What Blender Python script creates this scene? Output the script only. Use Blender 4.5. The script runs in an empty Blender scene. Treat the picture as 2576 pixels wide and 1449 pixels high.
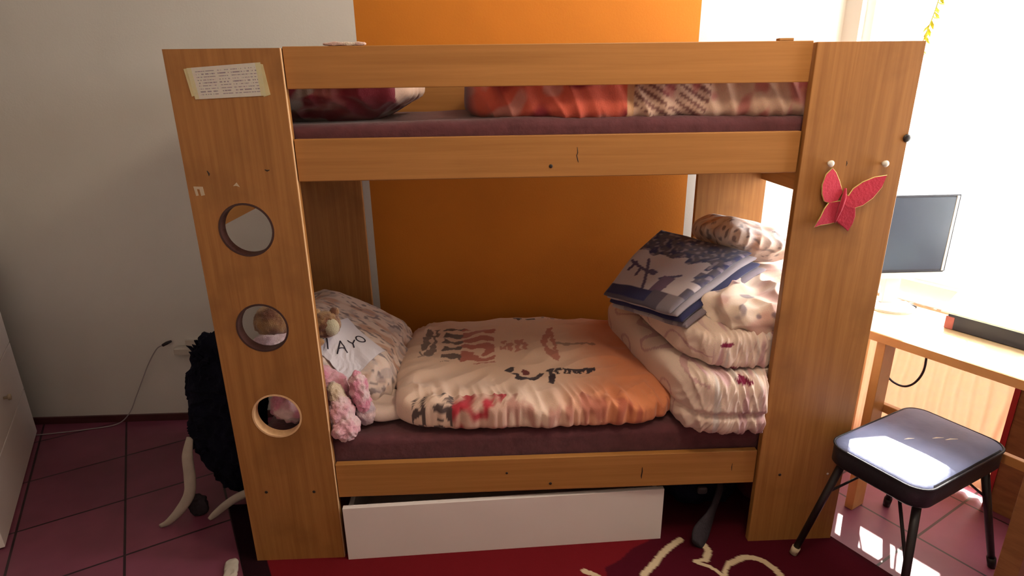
import bpy, bmesh, math, random
from mathutils import Vector, Matrix, noise
random.seed(4)
sc = bpy.context.scene
COL = sc.collection
PI = math.pi

# ------------------------------------------------------------------ helpers
def s2l(c):
    c = c / 255.0
    return c / 12.92 if c <= 0.04045 else ((c + 0.055) / 1.055) ** 2.4
def S(r, g, b): return (s2l(r), s2l(g), s2l(b), 1.0)
def lerp(a, b, t): return a + (b - a) * t
def mix(a, b, t): return tuple(a[i] + (b[i] - a[i]) * t for i in range(3)) + (1.0,)
def clamp(x, a=0.0, b=1.0): return max(a, min(b, x))
def sstep(a, b, x):
    t = clamp((x - a) / (b - a)); return t * t * (3 - 2 * t)
def nz(x, y, z=0.0): return noise.noise(Vector((x, y, z)))
def ridge(x, y, z=0.0): return 1.0 - abs(nz(x, y, z)) * 2.0

# axes of the slanted walls, tiles and desk: N points to the window wall, U runs along it towards the viewer
NA = Vector((0.8746, 0.4848, 0.0)); UA = Vector((0.4848, -0.8746, 0.0)); ZA = Vector((0, 0, 1))
def nu(n, u, z=0.0): return NA * n + UA * u + ZA * z

def offset_of(o):
    v = Vector((0, 0, 0))
    while o is not None:
        v += o.location; o = o.parent
    return v

def obj(name, verts, faces, mat, parent=None, smooth=False, cols=None, bevel=0.0):
    verts = [Vector(v) for v in verts]
    if parent is None:
        lo = Vector([min(v[i] for v in verts) for i in range(3)]); hi = Vector([max(v[i] for v in verts) for i in range(3)])
        off = Vector(((lo.x + hi.x) / 2, (lo.y + hi.y) / 2, lo.z))
    else:
        off = offset_of(parent)
    me = bpy.data.meshes.new(name)
    me.from_pydata([tuple(v - off) for v in verts], [], [tuple(f) for f in faces])
    if cols:
        a = me.color_attributes.new('Col', 'FLOAT_COLOR', 'POINT')
        flat = []
        for c in cols: flat += [c[0], c[1], c[2], 1.0]
        a.data.foreach_set('color', flat)
    bm = bmesh.new(); bm.from_mesh(me)
    bmesh.ops.recalc_face_normals(bm, faces=bm.faces)
    if smooth:
        for f in bm.faces: f.smooth = True
    bm.to_mesh(me); bm.free()
    o = bpy.data.objects.new(name, me); COL.objects.link(o)
    if mat: me.materials.append(mat)
    if parent is None: o.location = off
    else: o.parent = parent
    if bevel > 0:
        m = o.modifiers.new('bevel', 'BEVEL'); m.width = bevel; m.segments = 2; m.limit_method = 'ANGLE'
    return o

def thing(name, label, cat, loc, group=None):
    o = bpy.data.objects.new(name, None); COL.objects.link(o)
    o.location = loc; o.empty_display_size = 0.05
    o['label'] = label; o['category'] = cat
    if group: o['group'] = group
    return o
def tag(o, label, cat, group=None):
    o['label'] = label; o['category'] = cat
    if group: o['group'] = group
    return o
def struct(o): o['kind'] = 'structure'; return o

BOXF = [(0, 1, 3, 2), (4, 6, 7, 5), (0, 4, 5, 1), (2, 3, 7, 6), (0, 2, 6, 4), (1, 5, 7, 3)]
def box_v(lo, hi):
    return [Vector((x, y, z)) for x in (lo[0], hi[0]) for y in (lo[1], hi[1]) for z in (lo[2], hi[2])]
def box(name, lo, hi, mat, parent=None, bevel=0.0):
    return obj(name, box_v(lo, hi), BOXF, mat, parent, bevel=bevel)
def nbox_v(n0, n1, u0, u1, z0, z1):
    return [nu(n, u, z) for n in (n0, n1) for u in (u0, u1) for z in (z0, z1)]
def nbox(name, n0, n1, u0, u1, z0, z1, mat, parent=None, bevel=0.0):
    return obj(name, nbox_v(n0, n1, u0, u1, z0, z1), BOXF, mat, parent, bevel=bevel)
def multi(name, boxes, mat, parent=None, bevel=0.0):
    V, F = [], []
    for b in boxes:
        k = len(V); V += b; F += [tuple(i + k for i in f) for f in BOXF]
    return obj(name, V, F, mat, parent, bevel=bevel)

def tube_vf(pts, rad, seg=12, flat=1.0, fdir=None):
    """sweep a (flattened) circle along points; returns verts, faces"""
    pts = [Vector(p) for p in pts]; n = len(pts)
    if not isinstance(rad, (list, tuple)): rad = [rad] * n
    V, F = [], []
    ref = Vector(fdir) if fdir else Vector((0.13, 0.21, 1.0))
    for i, p in enumerate(pts):
        t = (pts[min(i + 1, n - 1)] - pts[max(i - 1, 0)]).normalized()
        a = t.cross(ref)
        if a.length < 1e-4: a = t.cross(Vector((1, 0, 0)))
        a.normalize(); b = t.cross(a).normalized()
        for k in range(seg):
            th = 2 * PI * k / seg
            V.append(p + a * math.cos(th) * rad[i] + b * math.sin(th) * rad[i] * flat)
    for i in range(n - 1):
        for k in range(seg):
            k2 = (k + 1) % seg
            F.append((i * seg + k, i * seg + k2, (i + 1) * seg + k2, (i + 1) * seg + k))
    F.append(tuple(range(seg))[::-1]); F.append(tuple((n - 1) * seg + k for k in range(seg)))
    return V, F
def smoothline(pts, m=8):
    pts = [Vector(p) for p in pts]; out = []
    P = [pts[0] * 2 - pts[1]] + pts + [pts[-1] * 2 - pts[-2]]
    for i in range(1, len(P) - 2):
        for k in range(m):
            t = k / m
            a, b, c, d = P[i - 1], P[i], P[i + 1], P[i + 2]
            out.append(0.5 * ((2 * b) + (c - a) * t + (2 * a - 5 * b + 4 * c - d) * t * t + (3 * b - a - 3 * c + d) * t ** 3))
    out.append(pts[-1]); return out
def tube(name, pts, rad, mat, parent=None, seg=12, flat=1.0, fdir=None, sm=0):
    if sm:
        k = len(pts)
        if isinstance(rad, (list, tuple)):
            rr = []
            for i in range(k - 1):
                for j in range(sm): rr.append(lerp(rad[i], rad[i + 1], j / sm))
            rr.append(rad[-1]); rad = rr
        pts = smoothline(pts, sm)
    V, F = tube_vf(pts, rad, seg, flat, fdir)
    return obj(name, V, F, mat, parent, smooth=True)
def lathe_vf(base, axis, prof, seg=20):
    base = Vector(base); axis = Vector(axis).normalized()
    return tube_vf([base + axis * h for r, h in prof], [r for r, h in prof], seg)

def puff_vf(half, res=(40, 40, 12), k=5.0, disp=None, col=None, xf=None):
    """rounded cushion: a subdivided box pulled on to a superellipsoid. disp(p, nrm) -> p, col(p0, p) -> colour.
    p0 are unit coordinates -1..1"""
    V, C, idx, F = [], [], {}, []
    nx, ny, nzz = res
    def vert(i, j, l):
        key = (i, j, l)
        if key in idx: return idx[key]
        c = Vector((2 * i / nx - 1, 2 * j / ny - 1, 2 * l / nzz - 1))
        q = (abs(c.x) ** k + abs(c.y) ** k + abs(c.z) ** k) ** (1.0 / k)
        p0 = c / q
        p = Vector((p0.x * half[0], p0.y * half[1], p0.z * half[2]))
        nr = Vector((math.copysign(abs(p0.x) ** (k - 1), p0.x) / half[0], math.copysign(abs(p0.y) ** (k - 1), p0.y) / half[1], math.copysign(abs(p0.z) ** (k - 1), p0.z) / half[2])).normalized()
        if disp: p = disp(p0, p, nr)
        if xf: p = xf @ p
        idx[key] = len(V); V.append(p)
        if col: C.append(col(p0, p))
        return idx[key]
    for l in (0, nzz):
        for i in range(nx):
            for j in range(ny): F.append((vert(i, j, l), vert(i + 1, j, l), vert(i + 1, j + 1, l), vert(i, j + 1, l)))
    for j in (0, ny):
        for i in range(nx):
            for l in range(nzz): F.append((vert(i, j, l), vert(i + 1, j, l), vert(i + 1, j, l + 1), vert(i, j, l + 1)))
    for i in (0, nx):
        for j in range(ny):
            for l in range(nzz): F.append((vert(i, j, l), vert(i, j + 1, l), vert(i, j + 1, l + 1), vert(i, j, l + 1)))
    return V, F, C
def puff(name, center, half, mat, parent=None, res=(40, 40, 12), k=5.0, disp=None, col=None, rot=None):
    xf = Matrix.Translation(Vector(center))
    if rot is not None: xf = xf @ rot
    V, F, C = puff_vf(half, res, k, disp, col, xf)
    return obj(name, V, F, mat, parent, smooth=True, cols=C if col else None)

def poly_prism(name, outline, holes, y0, y1, mat, parent=None, bevel=0.0):
    """panel in the x-z plane with holes, extruded from y0 to y1"""
    bm = bmesh.new(); edges = []
    for lp in [outline] + holes:
        vs = [bm.verts.new((p[0], y0, p[1])) for p in lp]
        for i in range(len(vs)): edges.append(bm.edges.new((vs[i], vs[(i + 1) % len(vs)])))
    bmesh.ops.triangle_fill(bm, use_beauty=True, use_dissolve=False, edges=edges)
    r = bmesh.ops.extrude_face_region(bm, geom=list(bm.faces))
    for v in [g for g in r['geom'] if isinstance(g, bmesh.types.BMVert)]: v.co.y = y1
    bm.verts.index_update()
    V = [v.co.copy() for v in bm.verts]; F = [tuple(v.index for v in f.verts) for f in bm.faces]
    bm.free()
    return obj(name, V, F, mat, parent, bevel=bevel)

# ------------------------------------------------------------------ materials
def newmat(name):
    m = bpy.data.materials.new(name); m.use_nodes = True
    nt = m.node_tree; nt.nodes.clear()
    out = nt.nodes.new('ShaderNodeOutputMaterial'); b = nt.nodes.new('ShaderNodeBsdfPrincipled')
    nt.links.new(b.outputs[0], out.inputs[0])
    return m, nt, b, out
def N(nt, t, **kw):
    n = nt.nodes.new(t)
    for k, v in kw.items(): setattr(n, k, v)
    return n
def plain(name, c, rough=0.6, var=0.06, scale=8.0, bump=0.0, bscale=60.0, spec=0.4, sheen=0.0):
    m, nt, b, out = newmat(name)
    tc = N(nt, 'ShaderNodeTexCoord'); no = N(nt, 'ShaderNodeTexNoise'); no.inputs['Scale'].default_value = scale; no.inputs['Detail'].default_value = 4
    nt.links.new(tc.outputs['Object'], no.inputs['Vector'])
    cr = N(nt, 'ShaderNodeValToRGB')
    cr.color_ramp.elements[0].position = 0.3; cr.color_ramp.elements[1].position = 0.7
    cr.color_ramp.elements[0].color = tuple(c[i] * (1 - var) for i in range(3)) + (1,)
    cr.color_ramp.elements[1].color = tuple(min(1, c[i] * (1 + var)) for i in range(3)) + (1,)
    nt.links.new(no.outputs['Fac'], cr.inputs[0]); nt.links.new(cr.outputs[0], b.inputs['Base Color'])
    b.inputs['Roughness'].default_value = rough; b.inputs['Specular IOR Level'].default_value = spec
    if sheen: b.inputs['Sheen Weight'].default_value = sheen
    if bump:
        n2 = N(nt, 'ShaderNodeTexNoise'); n2.inputs['Scale'].default_value = bscale; n2.inputs['Detail'].default_value = 5
        nt.links.new(tc.outputs['Object'], n2.inputs['Vector'])
        bp = N(nt, 'ShaderNodeBump'); bp.inputs['Strength'].default_value = bump; bp.inputs['Distance'].default_value = 0.01
        nt.links.new(n2.outputs['Fac'], bp.inputs['Height']); nt.links.new(bp.outputs[0], b.inputs['Normal'])
    return m
def attr_mat(name, rough=0.8, bump=0.15, bscale=220.0, sheen=0.2, spec=0.2, bstretch=(1, 1, 1)):
    m, nt, b, out = newmat(name)
    at = N(nt, 'ShaderNodeVertexColor'); at.layer_name = 'Col'
    tc = N(nt, 'ShaderNodeTexCoord'); mp = N(nt, 'ShaderNodeMapping'); mp.inputs['Scale'].default_value = bstretch
    no = N(nt, 'ShaderNodeTexNoise'); no.inputs['Scale'].default_value = bscale; no.inputs['Detail'].default_value = 3
    nt.links.new(tc.outputs['Object'], mp.inputs['Vector']); nt.links.new(mp.outputs[0], no.inputs['Vector'])
    mx = N(nt, 'ShaderNodeMix', data_type='RGBA', blend_type='MULTIPLY'); mx.inputs[0].default_value = 0.18
    nt.links.new(at.outputs['Color'], mx.inputs[6]); nt.links.new(no.outputs['Color'], mx.inputs[7])
    nt.links.new(mx.outputs[2], b.inputs['Base Color'])
    b.inputs['Roughness'].default_value = rough; b.inputs['Sheen Weight'].default_value = sheen; b.inputs['Specular IOR Level'].default_value = spec
    bp = N(nt, 'ShaderNodeBump'); bp.inputs['Strength'].default_value = bump; bp.inputs['Distance'].default_value = 0.004
    nt.links.new(no.outputs['Fac'], bp.inputs['Height']); nt.links.new(bp.outputs[0], b.inputs['Normal'])
    return m
def wood(name, dark, light, grain=(55, 55, 2.2), rough=0.45, stain=None):
    m, nt, b, out = newmat(name)
    tc = N(nt, 'ShaderNodeTexCoord'); mp = N(nt, 'ShaderNodeMapping'); mp.inputs['Scale'].default_value = grain
    no = N(nt, 'ShaderNodeTexNoise'); no.inputs['Scale'].default_value = 1.0; no.inputs['Detail'].default_value = 6; no.inputs['Roughness'].default_value = 0.65; no.inputs['Distortion'].default_value = 0.3
    nt.links.new(tc.outputs['Object'], mp.inputs['Vector']); nt.links.new(mp.outputs[0], no.inputs['Vector'])
    cr = N(nt, 'ShaderNodeValToRGB'); e = cr.color_ramp.elements
    e[0].position = 0.32; e[1].position = 0.68; e[0].color = dark; e[1].color = light
    nt.links.new(no.outputs['Fac'], cr.inputs[0])
    last = cr.outputs[0]
    if stain:
        n3 = N(nt, 'ShaderNodeTexNoise'); n3.inputs['Scale'].default_value = 5.0; n3.inputs['Detail'].default_value = 5
        nt.links.new(tc.outputs['Object'], n3.inputs['Vector'])
        r3 = N(nt, 'ShaderNodeValToRGB'); r3.color_ramp.elements[0].position = 0.52; r3.color_ramp.elements[1].position = 0.75
        r3.color_ramp.elements[0].color = (0, 0, 0, 1); r3.color_ramp.elements[1].color = (0.85, 0.85, 0.85, 1)
        nt.links.new(n3.outputs['Fac'], r3.inputs[0])
        mx = N(nt, 'ShaderNodeMix', data_type='RGBA'); nt.links.new(r3.outputs[0], mx.inputs[0])
        nt.links.new(last, mx.inputs[6]); mx.inputs[7].default_value = stain; last = mx.outputs[2]
    nt.links.new(last, b.inputs['Base Color'])
    b.inputs['Roughness'].default_value = rough; b.inputs['Specular IOR Level'].default_value = 0.35
    bp = N(nt, 'ShaderNodeBump'); bp.inputs['Strength'].default_value = 0.06; bp.inputs['Distance'].default_value = 0.004
    nt.links.new(no.outputs['Fac'], bp.inputs['Height']); nt.links.new(bp.outputs[0], b.inputs['Normal'])
    return m
def sheer(name, c, through=0.6, rough=0.9, open_=0.0):
    m, nt, b, out = newmat(name)
    tc = N(nt, 'ShaderNodeTexCoord'); no = N(nt, 'ShaderNodeTexNoise'); no.inputs['Scale'].default_value = 40
    nt.links.new(tc.outputs['Object'], no.inputs['Vector'])
    mx = N(nt, 'ShaderNodeMix', data_type='RGBA', blend_type='MULTIPLY'); mx.inputs[0].default_value = 0.12
    mx.inputs[6].default_value = c; nt.links.new(no.outputs['Color'], mx.inputs[7])
    nt.links.new(mx.outputs[2], b.inputs['Base Color']); b.inputs['Roughness'].default_value = rough
    tr = N(nt, 'ShaderNodeBsdfTranslucent'); nt.links.new(mx.outputs[2], tr.inputs['Color'])
    ms = N(nt, 'ShaderNodeMixShader'); ms.inputs[0].default_value = through
    nt.links.new(b.outputs[0], ms.inputs[1]); nt.links.new(tr.outputs[0], ms.inputs[2])
    last = ms.outputs[0]
    if open_:
        tp = N(nt, 'ShaderNodeBsdfTransparent'); m2 = N(nt, 'ShaderNodeMixShader'); m2.inputs[0].default_value = open_
        nt.links.new(last, m2.inputs[1]); nt.links.new(tp.outputs[0], m2.inputs[2]); last = m2.outputs[0]
    nt.links.new(last, out.inputs[0])
    return m

M = {}
WD, WL = (0.255, 0.105, 0.026, 1), (0.365, 0.163, 0.046, 1)
M['wood_v'] = wood('bed_laminate_upright', WD, WL, (60, 60, 2.0), stain=(0.20, 0.082, 0.022, 1))
M['wood_h'] = wood('bed_laminate_rail', (0.315, 0.135, 0.033, 1), (0.40, 0.18, 0.05, 1), (1.6, 60, 60))
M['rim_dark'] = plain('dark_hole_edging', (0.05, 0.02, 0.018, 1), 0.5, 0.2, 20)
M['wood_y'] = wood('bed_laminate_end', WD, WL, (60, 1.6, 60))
M['wood_rim'] = wood('bed_lit_edge', (0.62, 0.38, 0.2, 1), (0.75, 0.48, 0.27, 1), (60, 60, 3))  # bed wood made paler where light catches the edge and lowest rim
M['desk'] = wood('desk_wood', (0.45, 0.20, 0.06, 1), (0.62, 0.32, 0.11, 1), (3, 3, 3), rough=0.4)
M['desk_top'] = wood('desk_top_pale', (0.66, 0.50, 0.30, 1), (0.80, 0.64, 0.42, 1), (3, 3, 3), rough=0.35)
M['desk_brown'] = wood('desk_brown_board', (0.20, 0.085, 0.03, 1), (0.30, 0.14, 0.05, 1), (8, 8, 40))
M['wall'] = plain('white_plaster', (0.66, 0.645, 0.60, 1), 0.9, 0.03, 3.0, 0.05, 120)
M['orange'] = plain('orange_paint', (0.53, 0.175, 0.012, 1), 0.85, 0.06, 3.0, 0.05, 120)
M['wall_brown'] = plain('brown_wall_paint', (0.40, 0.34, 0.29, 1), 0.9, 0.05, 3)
M['ceil'] = plain('ceiling_paint', (0.62, 0.60, 0.56, 1), 0.9, 0.02)
M['white_lam'] = plain('white_laminate', (0.70, 0.62, 0.59, 1), 0.35, 0.02, 4)
M['white_paint'] = plain('white_gloss_paint', (0.8, 0.8, 0.78, 1), 0.35, 0.02, 4)
M['sheet'] = plain('brown_sheet', (0.100, 0.032, 0.038, 1), 0.9, 0.15, 30, 0.25, 60, 0.15, 0.2)
M['black_metal'] = plain('black_metal', (0.012, 0.008, 0.009, 1), 0.35, 0.1, 20)
M['vinyl'] = plain('black_vinyl_sheen', (0.15, 0.175, 0.31, 1), 0.5, 0.12, 14, 0.12, 90, 0.5)  # black seat top, its bluish window sheen put into the base colour
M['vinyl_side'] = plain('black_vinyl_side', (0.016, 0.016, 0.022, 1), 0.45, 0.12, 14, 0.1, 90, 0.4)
M['rubber'] = plain('pale_rubber', (0.45, 0.36, 0.25, 1), 0.7)
M['cloth'] = attr_mat('printed_cotton', 0.85, 0.2, 260)
M['rug'] = attr_mat('rug_pile', 1.0, 0.5, 500, 0.0, 0.05)
M['paint_attr'] = attr_mat('printed_paper', 0.7, 0.02, 200, 0.0)
M['fur'] = attr_mat('plush_fur', 0.95, 0.8, 300, 0.4)
M['blackfur'] = plain('black_shaggy_fabric', (0.006, 0.006, 0.014, 1), 0.9, 0.3, 20, 0.6, 90, 0.1)
M['darkgrey'] = plain('dark_grey_cloth', (0.035, 0.028, 0.034, 1), 0.9, 0.2, 20, 0.3, 90, 0.1)
M['cream'] = plain('cream_fabric', (0.42, 0.37, 0.31, 1), 0.85, 0.08, 20, 0.2, 90, 0.2)
M['paper'] = plain('white_paper', (0.66, 0.63, 0.70, 1), 0.8, 0.03, 8)
M['ink'] = plain('dark_ink', (0.02, 0.015, 0.03, 1), 0.8)
M['screw'] = plain('dark_screw', (0.02, 0.012, 0.008, 1), 0.5)
M['pin'] = plain('cream_pin', (0.7, 0.68, 0.62, 1), 0.3)
M['red_felt'] = plain('red_felt', (0.52, 0.035, 0.07, 1), 0.85, 0.12, 18, 0.2, 120, 0.2, 0.2)
M['pink_felt'] = plain('dark_red_felt', (0.40, 0.02, 0.05, 1), 0.85, 0.12, 18, 0.2, 120, 0.2, 0.2)
M['yellow'] = plain('yellow_edge', (0.62, 0.48, 0.16, 1), 0.7)
M['plastic_dark'] = plain('dark_plastic', (0.03, 0.033, 0.05, 1), 0.4, 0.05)
M['screen'] = plain('monitor_screen', (0.040, 0.056, 0.095, 1), 0.28, 0.04, 3, 0, 60, 0.6)
M['plastic_white'] = plain('white_plastic', (0.7, 0.7, 0.68, 1), 0.35, 0.02)
M['socket'] = plain('cream_socket_plastic', (0.52, 0.48, 0.42, 1), 0.4, 0.02)
M['wire_white'] = plain('white_cable', (0.34, 0.30, 0.30, 1), 0.5, 0.02)
M['wire_black'] = plain('black_cable', (0.02, 0.015, 0.02, 1), 0.5, 0.02)
M['maroon'] = plain('maroon_cloth', (0.08, 0.012, 0.02, 1), 0.9, 0.15, 15, 0.2, 90, 0.1)
M['edge_red'] = plain('red_edge_band', (0.35, 0.02, 0.02, 1), 0.5)
M['skirting'] = plain('dark_red_skirting_tile', (0.075, 0.024, 0.024, 1), 0.4, 0.2, 6)
M['cyan'] = plain('pale_cyan_print', (0.68, 0.86, 0.88, 1), 0.7, 0.2, 30)
M['leaf'] = plain('yellow_green_ribbon', (0.42, 0.40, 0.03, 1), 0.8, 0.4, 40)
M['orange_pink'] = plain('orange_pink_plastic', (0.42, 0.12, 0.11, 1), 0.5, 0.3, 12)
M['peach_curtain'] = sheer('peach_curtain_cloth', (0.60, 0.34, 0.20, 1), 0.10)
M['sheer'] = sheer('white_net_curtain', (0.9, 0.92, 0.9, 1), 0.7, 0.9, 0.25)

# glass pane: mostly clear with a little mirror
gm, nt, b, out = newmat('window_glass')
tp = N(nt, 'ShaderNodeBsdfTransparent'); gl = N(nt, 'ShaderNodeBsdfGlossy'); gl.inputs['Roughness'].default_value = 0.02
ms = N(nt, 'ShaderNodeMixShader'); ms.inputs[0].default_value = 0.05; nt.links.new(tp.outputs[0], ms.inputs[1]); nt.links.new(gl.outputs[0], ms.inputs[2])
nt.links.new(ms.outputs[0], out.inputs[0]); M['glass'] = gm

# floor tiles: laid along the slanted wall
fm, nt, b, out = newmat('dark_red_floor_tile')
tc = N(nt, 'ShaderNodeTexCoord'); mp = N(nt, 'ShaderNodeMapping'); mp.vector_type = 'POINT'
ang = -math.atan2(UA.y, UA.x)
mp.inputs['Rotation'].default_value = (0, 0, ang); mp.inputs['Location'].default_value = (0.285, 0.392 - 0.34 * 0, 0)
br = N(nt, 'ShaderNodeTexBrick'); br.offset = 0.0; br.squash = 1.0
br.inputs['Scale'].default_value = 1.0; br.inputs['Brick Width'].default_value = 0.352; br.inputs['Row Height'].default_value = 0.345
br.inputs['Mortar Size'].default_value = 0.0048; br.inputs['Mortar Smooth'].default_value = 0.3
br.inputs['Color1'].default_value = (0.190, 0.046, 0.085, 1); br.inputs['Color2'].default_value = (0.215, 0.054, 0.095, 1); br.inputs['Mortar'].default_value = (0.022, 0.008, 0.014, 1)
nt.links.new(tc.outputs['Object'], mp.inputs['Vector']); nt.links.new(mp.outputs[0], br.inputs['Vector'])
no = N(nt, 'ShaderNodeTexNoise'); no.inputs['Scale'].default_value = 5; no.inputs['Detail'].default_value = 6
nt.links.new(tc.outputs['Object'], no.inputs['Vector'])
mx = N(nt, 'ShaderNodeMix', data_type='RGBA', blend_type='MULTIPLY'); mx.inputs[0].default_value = 0.6
cr = N(nt, 'ShaderNodeValToRGB'); cr.color_ramp.elements[0].position = 0.3; cr.color_ramp.elements[0].color = (0.55, 0.5, 0.5, 1); cr.color_ramp.elements[1].position = 0.7
nt.links.new(no.outputs['Fac'], cr.inputs[0]); nt.links.new(br.outputs['Color'], mx.inputs[6]); nt.links.new(cr.outputs[0], mx.inputs[7])
nt.links.new(mx.outputs[2], b.inputs['Base Color']); b.inputs['Roughness'].default_value = 0.38; b.inputs['Specular IOR Level'].default_value = 0.5
M['floor'] = fm

# ------------------------------------------------------------------ room shell
WY = 0.98                     # back wall
NW, NL = 2.50, -1.20          # window wall and left wall, measured along N
FY = -3.0                     # wall behind the viewer
H = 2.62
def x_at(n, y): return (n - y * NA.y) / NA.x
BL, BR = x_at(NL, WY), x_at(NW, WY)
FL, FR = x_at(NL, FY), x_at(NW, FY)
T = 0.12
def slab(name, quad, z0, z1, mat):
    V = [Vector((p[0], p[1], z0)) for p in quad] + [Vector((p[0], p[1], z1)) for p in quad]
    n = len(quad)
    F = [tuple(range(n))[::-1], tuple(range(n, 2 * n))] + [(i, (i + 1) % n, n + (i + 1) % n, n + i) for i in range(n)]
    return struct(obj(name, V, F, mat))
foot = [(BL - .25, WY + T), (BR + .25, WY + T), (FR + .25, FY - T), (FL - .25, FY - T)]
slab('floor', foot, -0.1, 0.0, M['floor']).location.z = -0.1
_fl = bpy.data.objects['floor'].location      # tile joints are laid out in room coordinates
mp.inputs['Location'].default_value = (0.285 + _fl.dot(UA), 0.392 + _fl.dot(NA), 0)
slab('ceiling', foot, H, H + 0.1, M['ceil'])
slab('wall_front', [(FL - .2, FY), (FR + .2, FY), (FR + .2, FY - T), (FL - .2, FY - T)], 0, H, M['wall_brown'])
# back wall with the orange painted stripe between x = 0.30 and 1.715
OX0, OX1 = 0.300, 1.712
xs = [BL - .15, OX0, OX1, BR + .15]
V, F = [], []
for x in xs:
    V += [Vector((x, WY, 0)), Vector((x, WY, H)), Vector((x, WY + T, 0)), Vector((x, WY + T, H))]
for i in range(3):
    a, c = 4 * i, 4 * i + 4
    F += [(a, c, c + 1, a + 1), (a + 2, a + 3, c + 3, c + 2), (a + 1, c + 1, c + 3, a + 3), (a, a + 2, c + 2, c)]
F += [(0, 1, 3, 2), (12, 14, 15, 13)]
wb = struct(obj('wall_back', V, F, M['wall'])); wb.data.materials.append(M['orange'])
for p in wb.data.polygons:
    cx = p.center.x + wb.location.x
    if OX0 < cx < OX1 and abs(p.normal.y) > 0.9: p.material_index = 1
# left wall
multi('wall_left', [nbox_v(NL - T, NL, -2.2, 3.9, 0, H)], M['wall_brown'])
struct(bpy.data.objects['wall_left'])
# window wall: openings for upper panes (u .33 - 2.5) and low panes behind the desk
UC = (WY - NW * NA.y) / UA.y  # corner
SILL, LOWT = 0.765, 0.71
WU0, WU1, WZ1 = 0.335, 2.05, 2.35
struct(multi('wall_right', [
    nbox_v(NW, NW + T, UC - 0.14, WU0, 0, H), nbox_v(NW, NW + T, WU1, 4.9, 0, H),
    nbox_v(NW, NW + T, WU0, WU1, WZ1, H), nbox_v(NW, NW + T, WU0, WU1, LOWT, SILL),
    nbox_v(NW, NW + T, WU0, WU1, 0, 0.05), nbox_v(NW, NW + T, 1.25, WU1, 0.05, LOWT)], M['wall']))
struct(box('baseboard_back', (BL + .02, WY - 0.012, 0), (BR - .02, WY - 0.0005, 0.035), M['skirting']))

# windows
def window(name, bays, z0, z1):
    root = bpy.data.objects.new(name, None); COL.objects.link(root); root.location = nu(NW + 0.06, bays[0][0], z0); root['kind'] = 'structure'
    for (a, c) in bays:
        w = 0.035
        multi('window_frame', [nbox_v(NW + 0.035, NW + 0.085, a, a + w, z0, z1), nbox_v(NW + 0.035, NW + 0.085, c - w, c, z0, z1),
              nbox_v(NW + 0.035, NW + 0.085, a + w, c - w, z0, z0 + w), nbox_v(NW + 0.035, NW + 0.085, a + w, c - w, z1 - w, z1)], M['white_paint'], root)
        nbox('window_pane', NW + 0.058, NW + 0.062, a + w, c - w, z0 + w, z1 - w, M['glass'], root)
window('window_1', [(WU0, 0.97), (0.97, 1.51), (1.51, WU1)], SILL, WZ1)
window('window_2', [(WU0, 1.25)], 0.05, LOWT)

# ------------------------------------------------------------------ bunk bed
L, BH, PW, BD = 2.0, 1.638, 0.296, 0.85
bed = thing('bunk_bed', 'wooden children\'s bunk bed with three round holes in its wide left panel', 'bunk bed', (1.0, BD / 2, 0))
def circ(cx, cz, r, n=48): return [(cx + r * math.cos(2 * PI * i / n), cz + r * math.sin(2 * PI * i / n)) for i in range(n)]
HOLES = [(0.140, 1.163), (0.141, 0.865), (0.143, 0.567)]
HR = 0.077
lp = poly_prism('post_panel', [(0, 0), (PW, 0), (PW, BH), (0, BH)], [circ(x, z, HR) for x, z in HOLES], 0.0, 0.032, M['wood_v'], bed)
lp['label'] = 'wide left front panel with three round holes'
rp = box('post_panel', (L - PW, 0, 0), (L, 0.024, BH), M['wood_v'], bed, 0.002)
box('post_panel', (0, BD - 0.024, 0), (PW, BD, BH), M['wood_v'], bed, 0.002)
box('post_panel', (L - PW, BD - 0.024, 0), (L, BD, BH), M['wood_v'], bed, 0.002)
# light on the left panel's edge and lowest hole rim, painted as paler wood
box('lit_edge_band', (PW, 0.001, 0), (PW + 0.0015, 0.011, BH), M['wood_rim'], bed)
for x, z in HOLES:
    n = 48; V, F = [], []
    for i in range(n):
        a = 2 * PI * i / n
        for r, y in ((HR - 0.0005, -0.0006), (HR - 0.0005, 0.034), (HR - 0.006, 0.034), (HR - 0.006, -0.0006)):
            V.append(Vector((x + r * math.cos(a), y, z + r * math.sin(a))))
    for i in range(n):
        j = (i + 1) % n
        for k in range(4): F.append((4 * i + k, 4 * j + k, 4 * j + (k + 1) % 4, 4 * i + (k + 1) % 4))
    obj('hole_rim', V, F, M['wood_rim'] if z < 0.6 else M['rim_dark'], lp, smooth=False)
def rail(z0, z1): return box('side_rail', (PW + 0.003, 0.012, z0), (L - PW - 0.004, 0.034, z1), M['wood_h'], bed, 0.002)
r_up, r_mid, r_low = rail(1.537, 1.642), rail(1.294, 1.408), rail(0.246, 0.372)
for z0, z1 in ((1.43, 1.62), (1.24, 1.36), (0.246, 0.372)):
    box('back_rail', (PW + 0.003, BD - 0.036, z0), (L - PW - 0.003, BD - 0.014, z1), M['wood_h'], bed, 0.002)
for x0 in (0.004, L - 0.026):
    for z0, z1 in ((1.152, 1.34), (1.50, 1.62), (0.16, 0.34)):
        box('end_board', (x0, 0.0325, z0), (x0 + 0.022, BD - 0.0245, z1), M['wood_y'], bed, 0.002)
box('bed_base', (0.03, 0.036, 1.29), (L - 0.03, BD - 0.038, 1.315), M['wood_h'], bed)
box('bed_base', (0.03, 0.036, 0.285), (L - 0.03, BD - 0.038, 0.31), M['wood_h'], bed)
def screw(x, z, y, par, r=0.005, mat='screw'):
    V, F = lathe_vf((x, y, z), (0, -1, 0), [(r, 0), (r, 0.0008), (r * 0.6, 0.0016)], 14)
    return obj('screw_head', V, F, M[mat], par, smooth=True)
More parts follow.
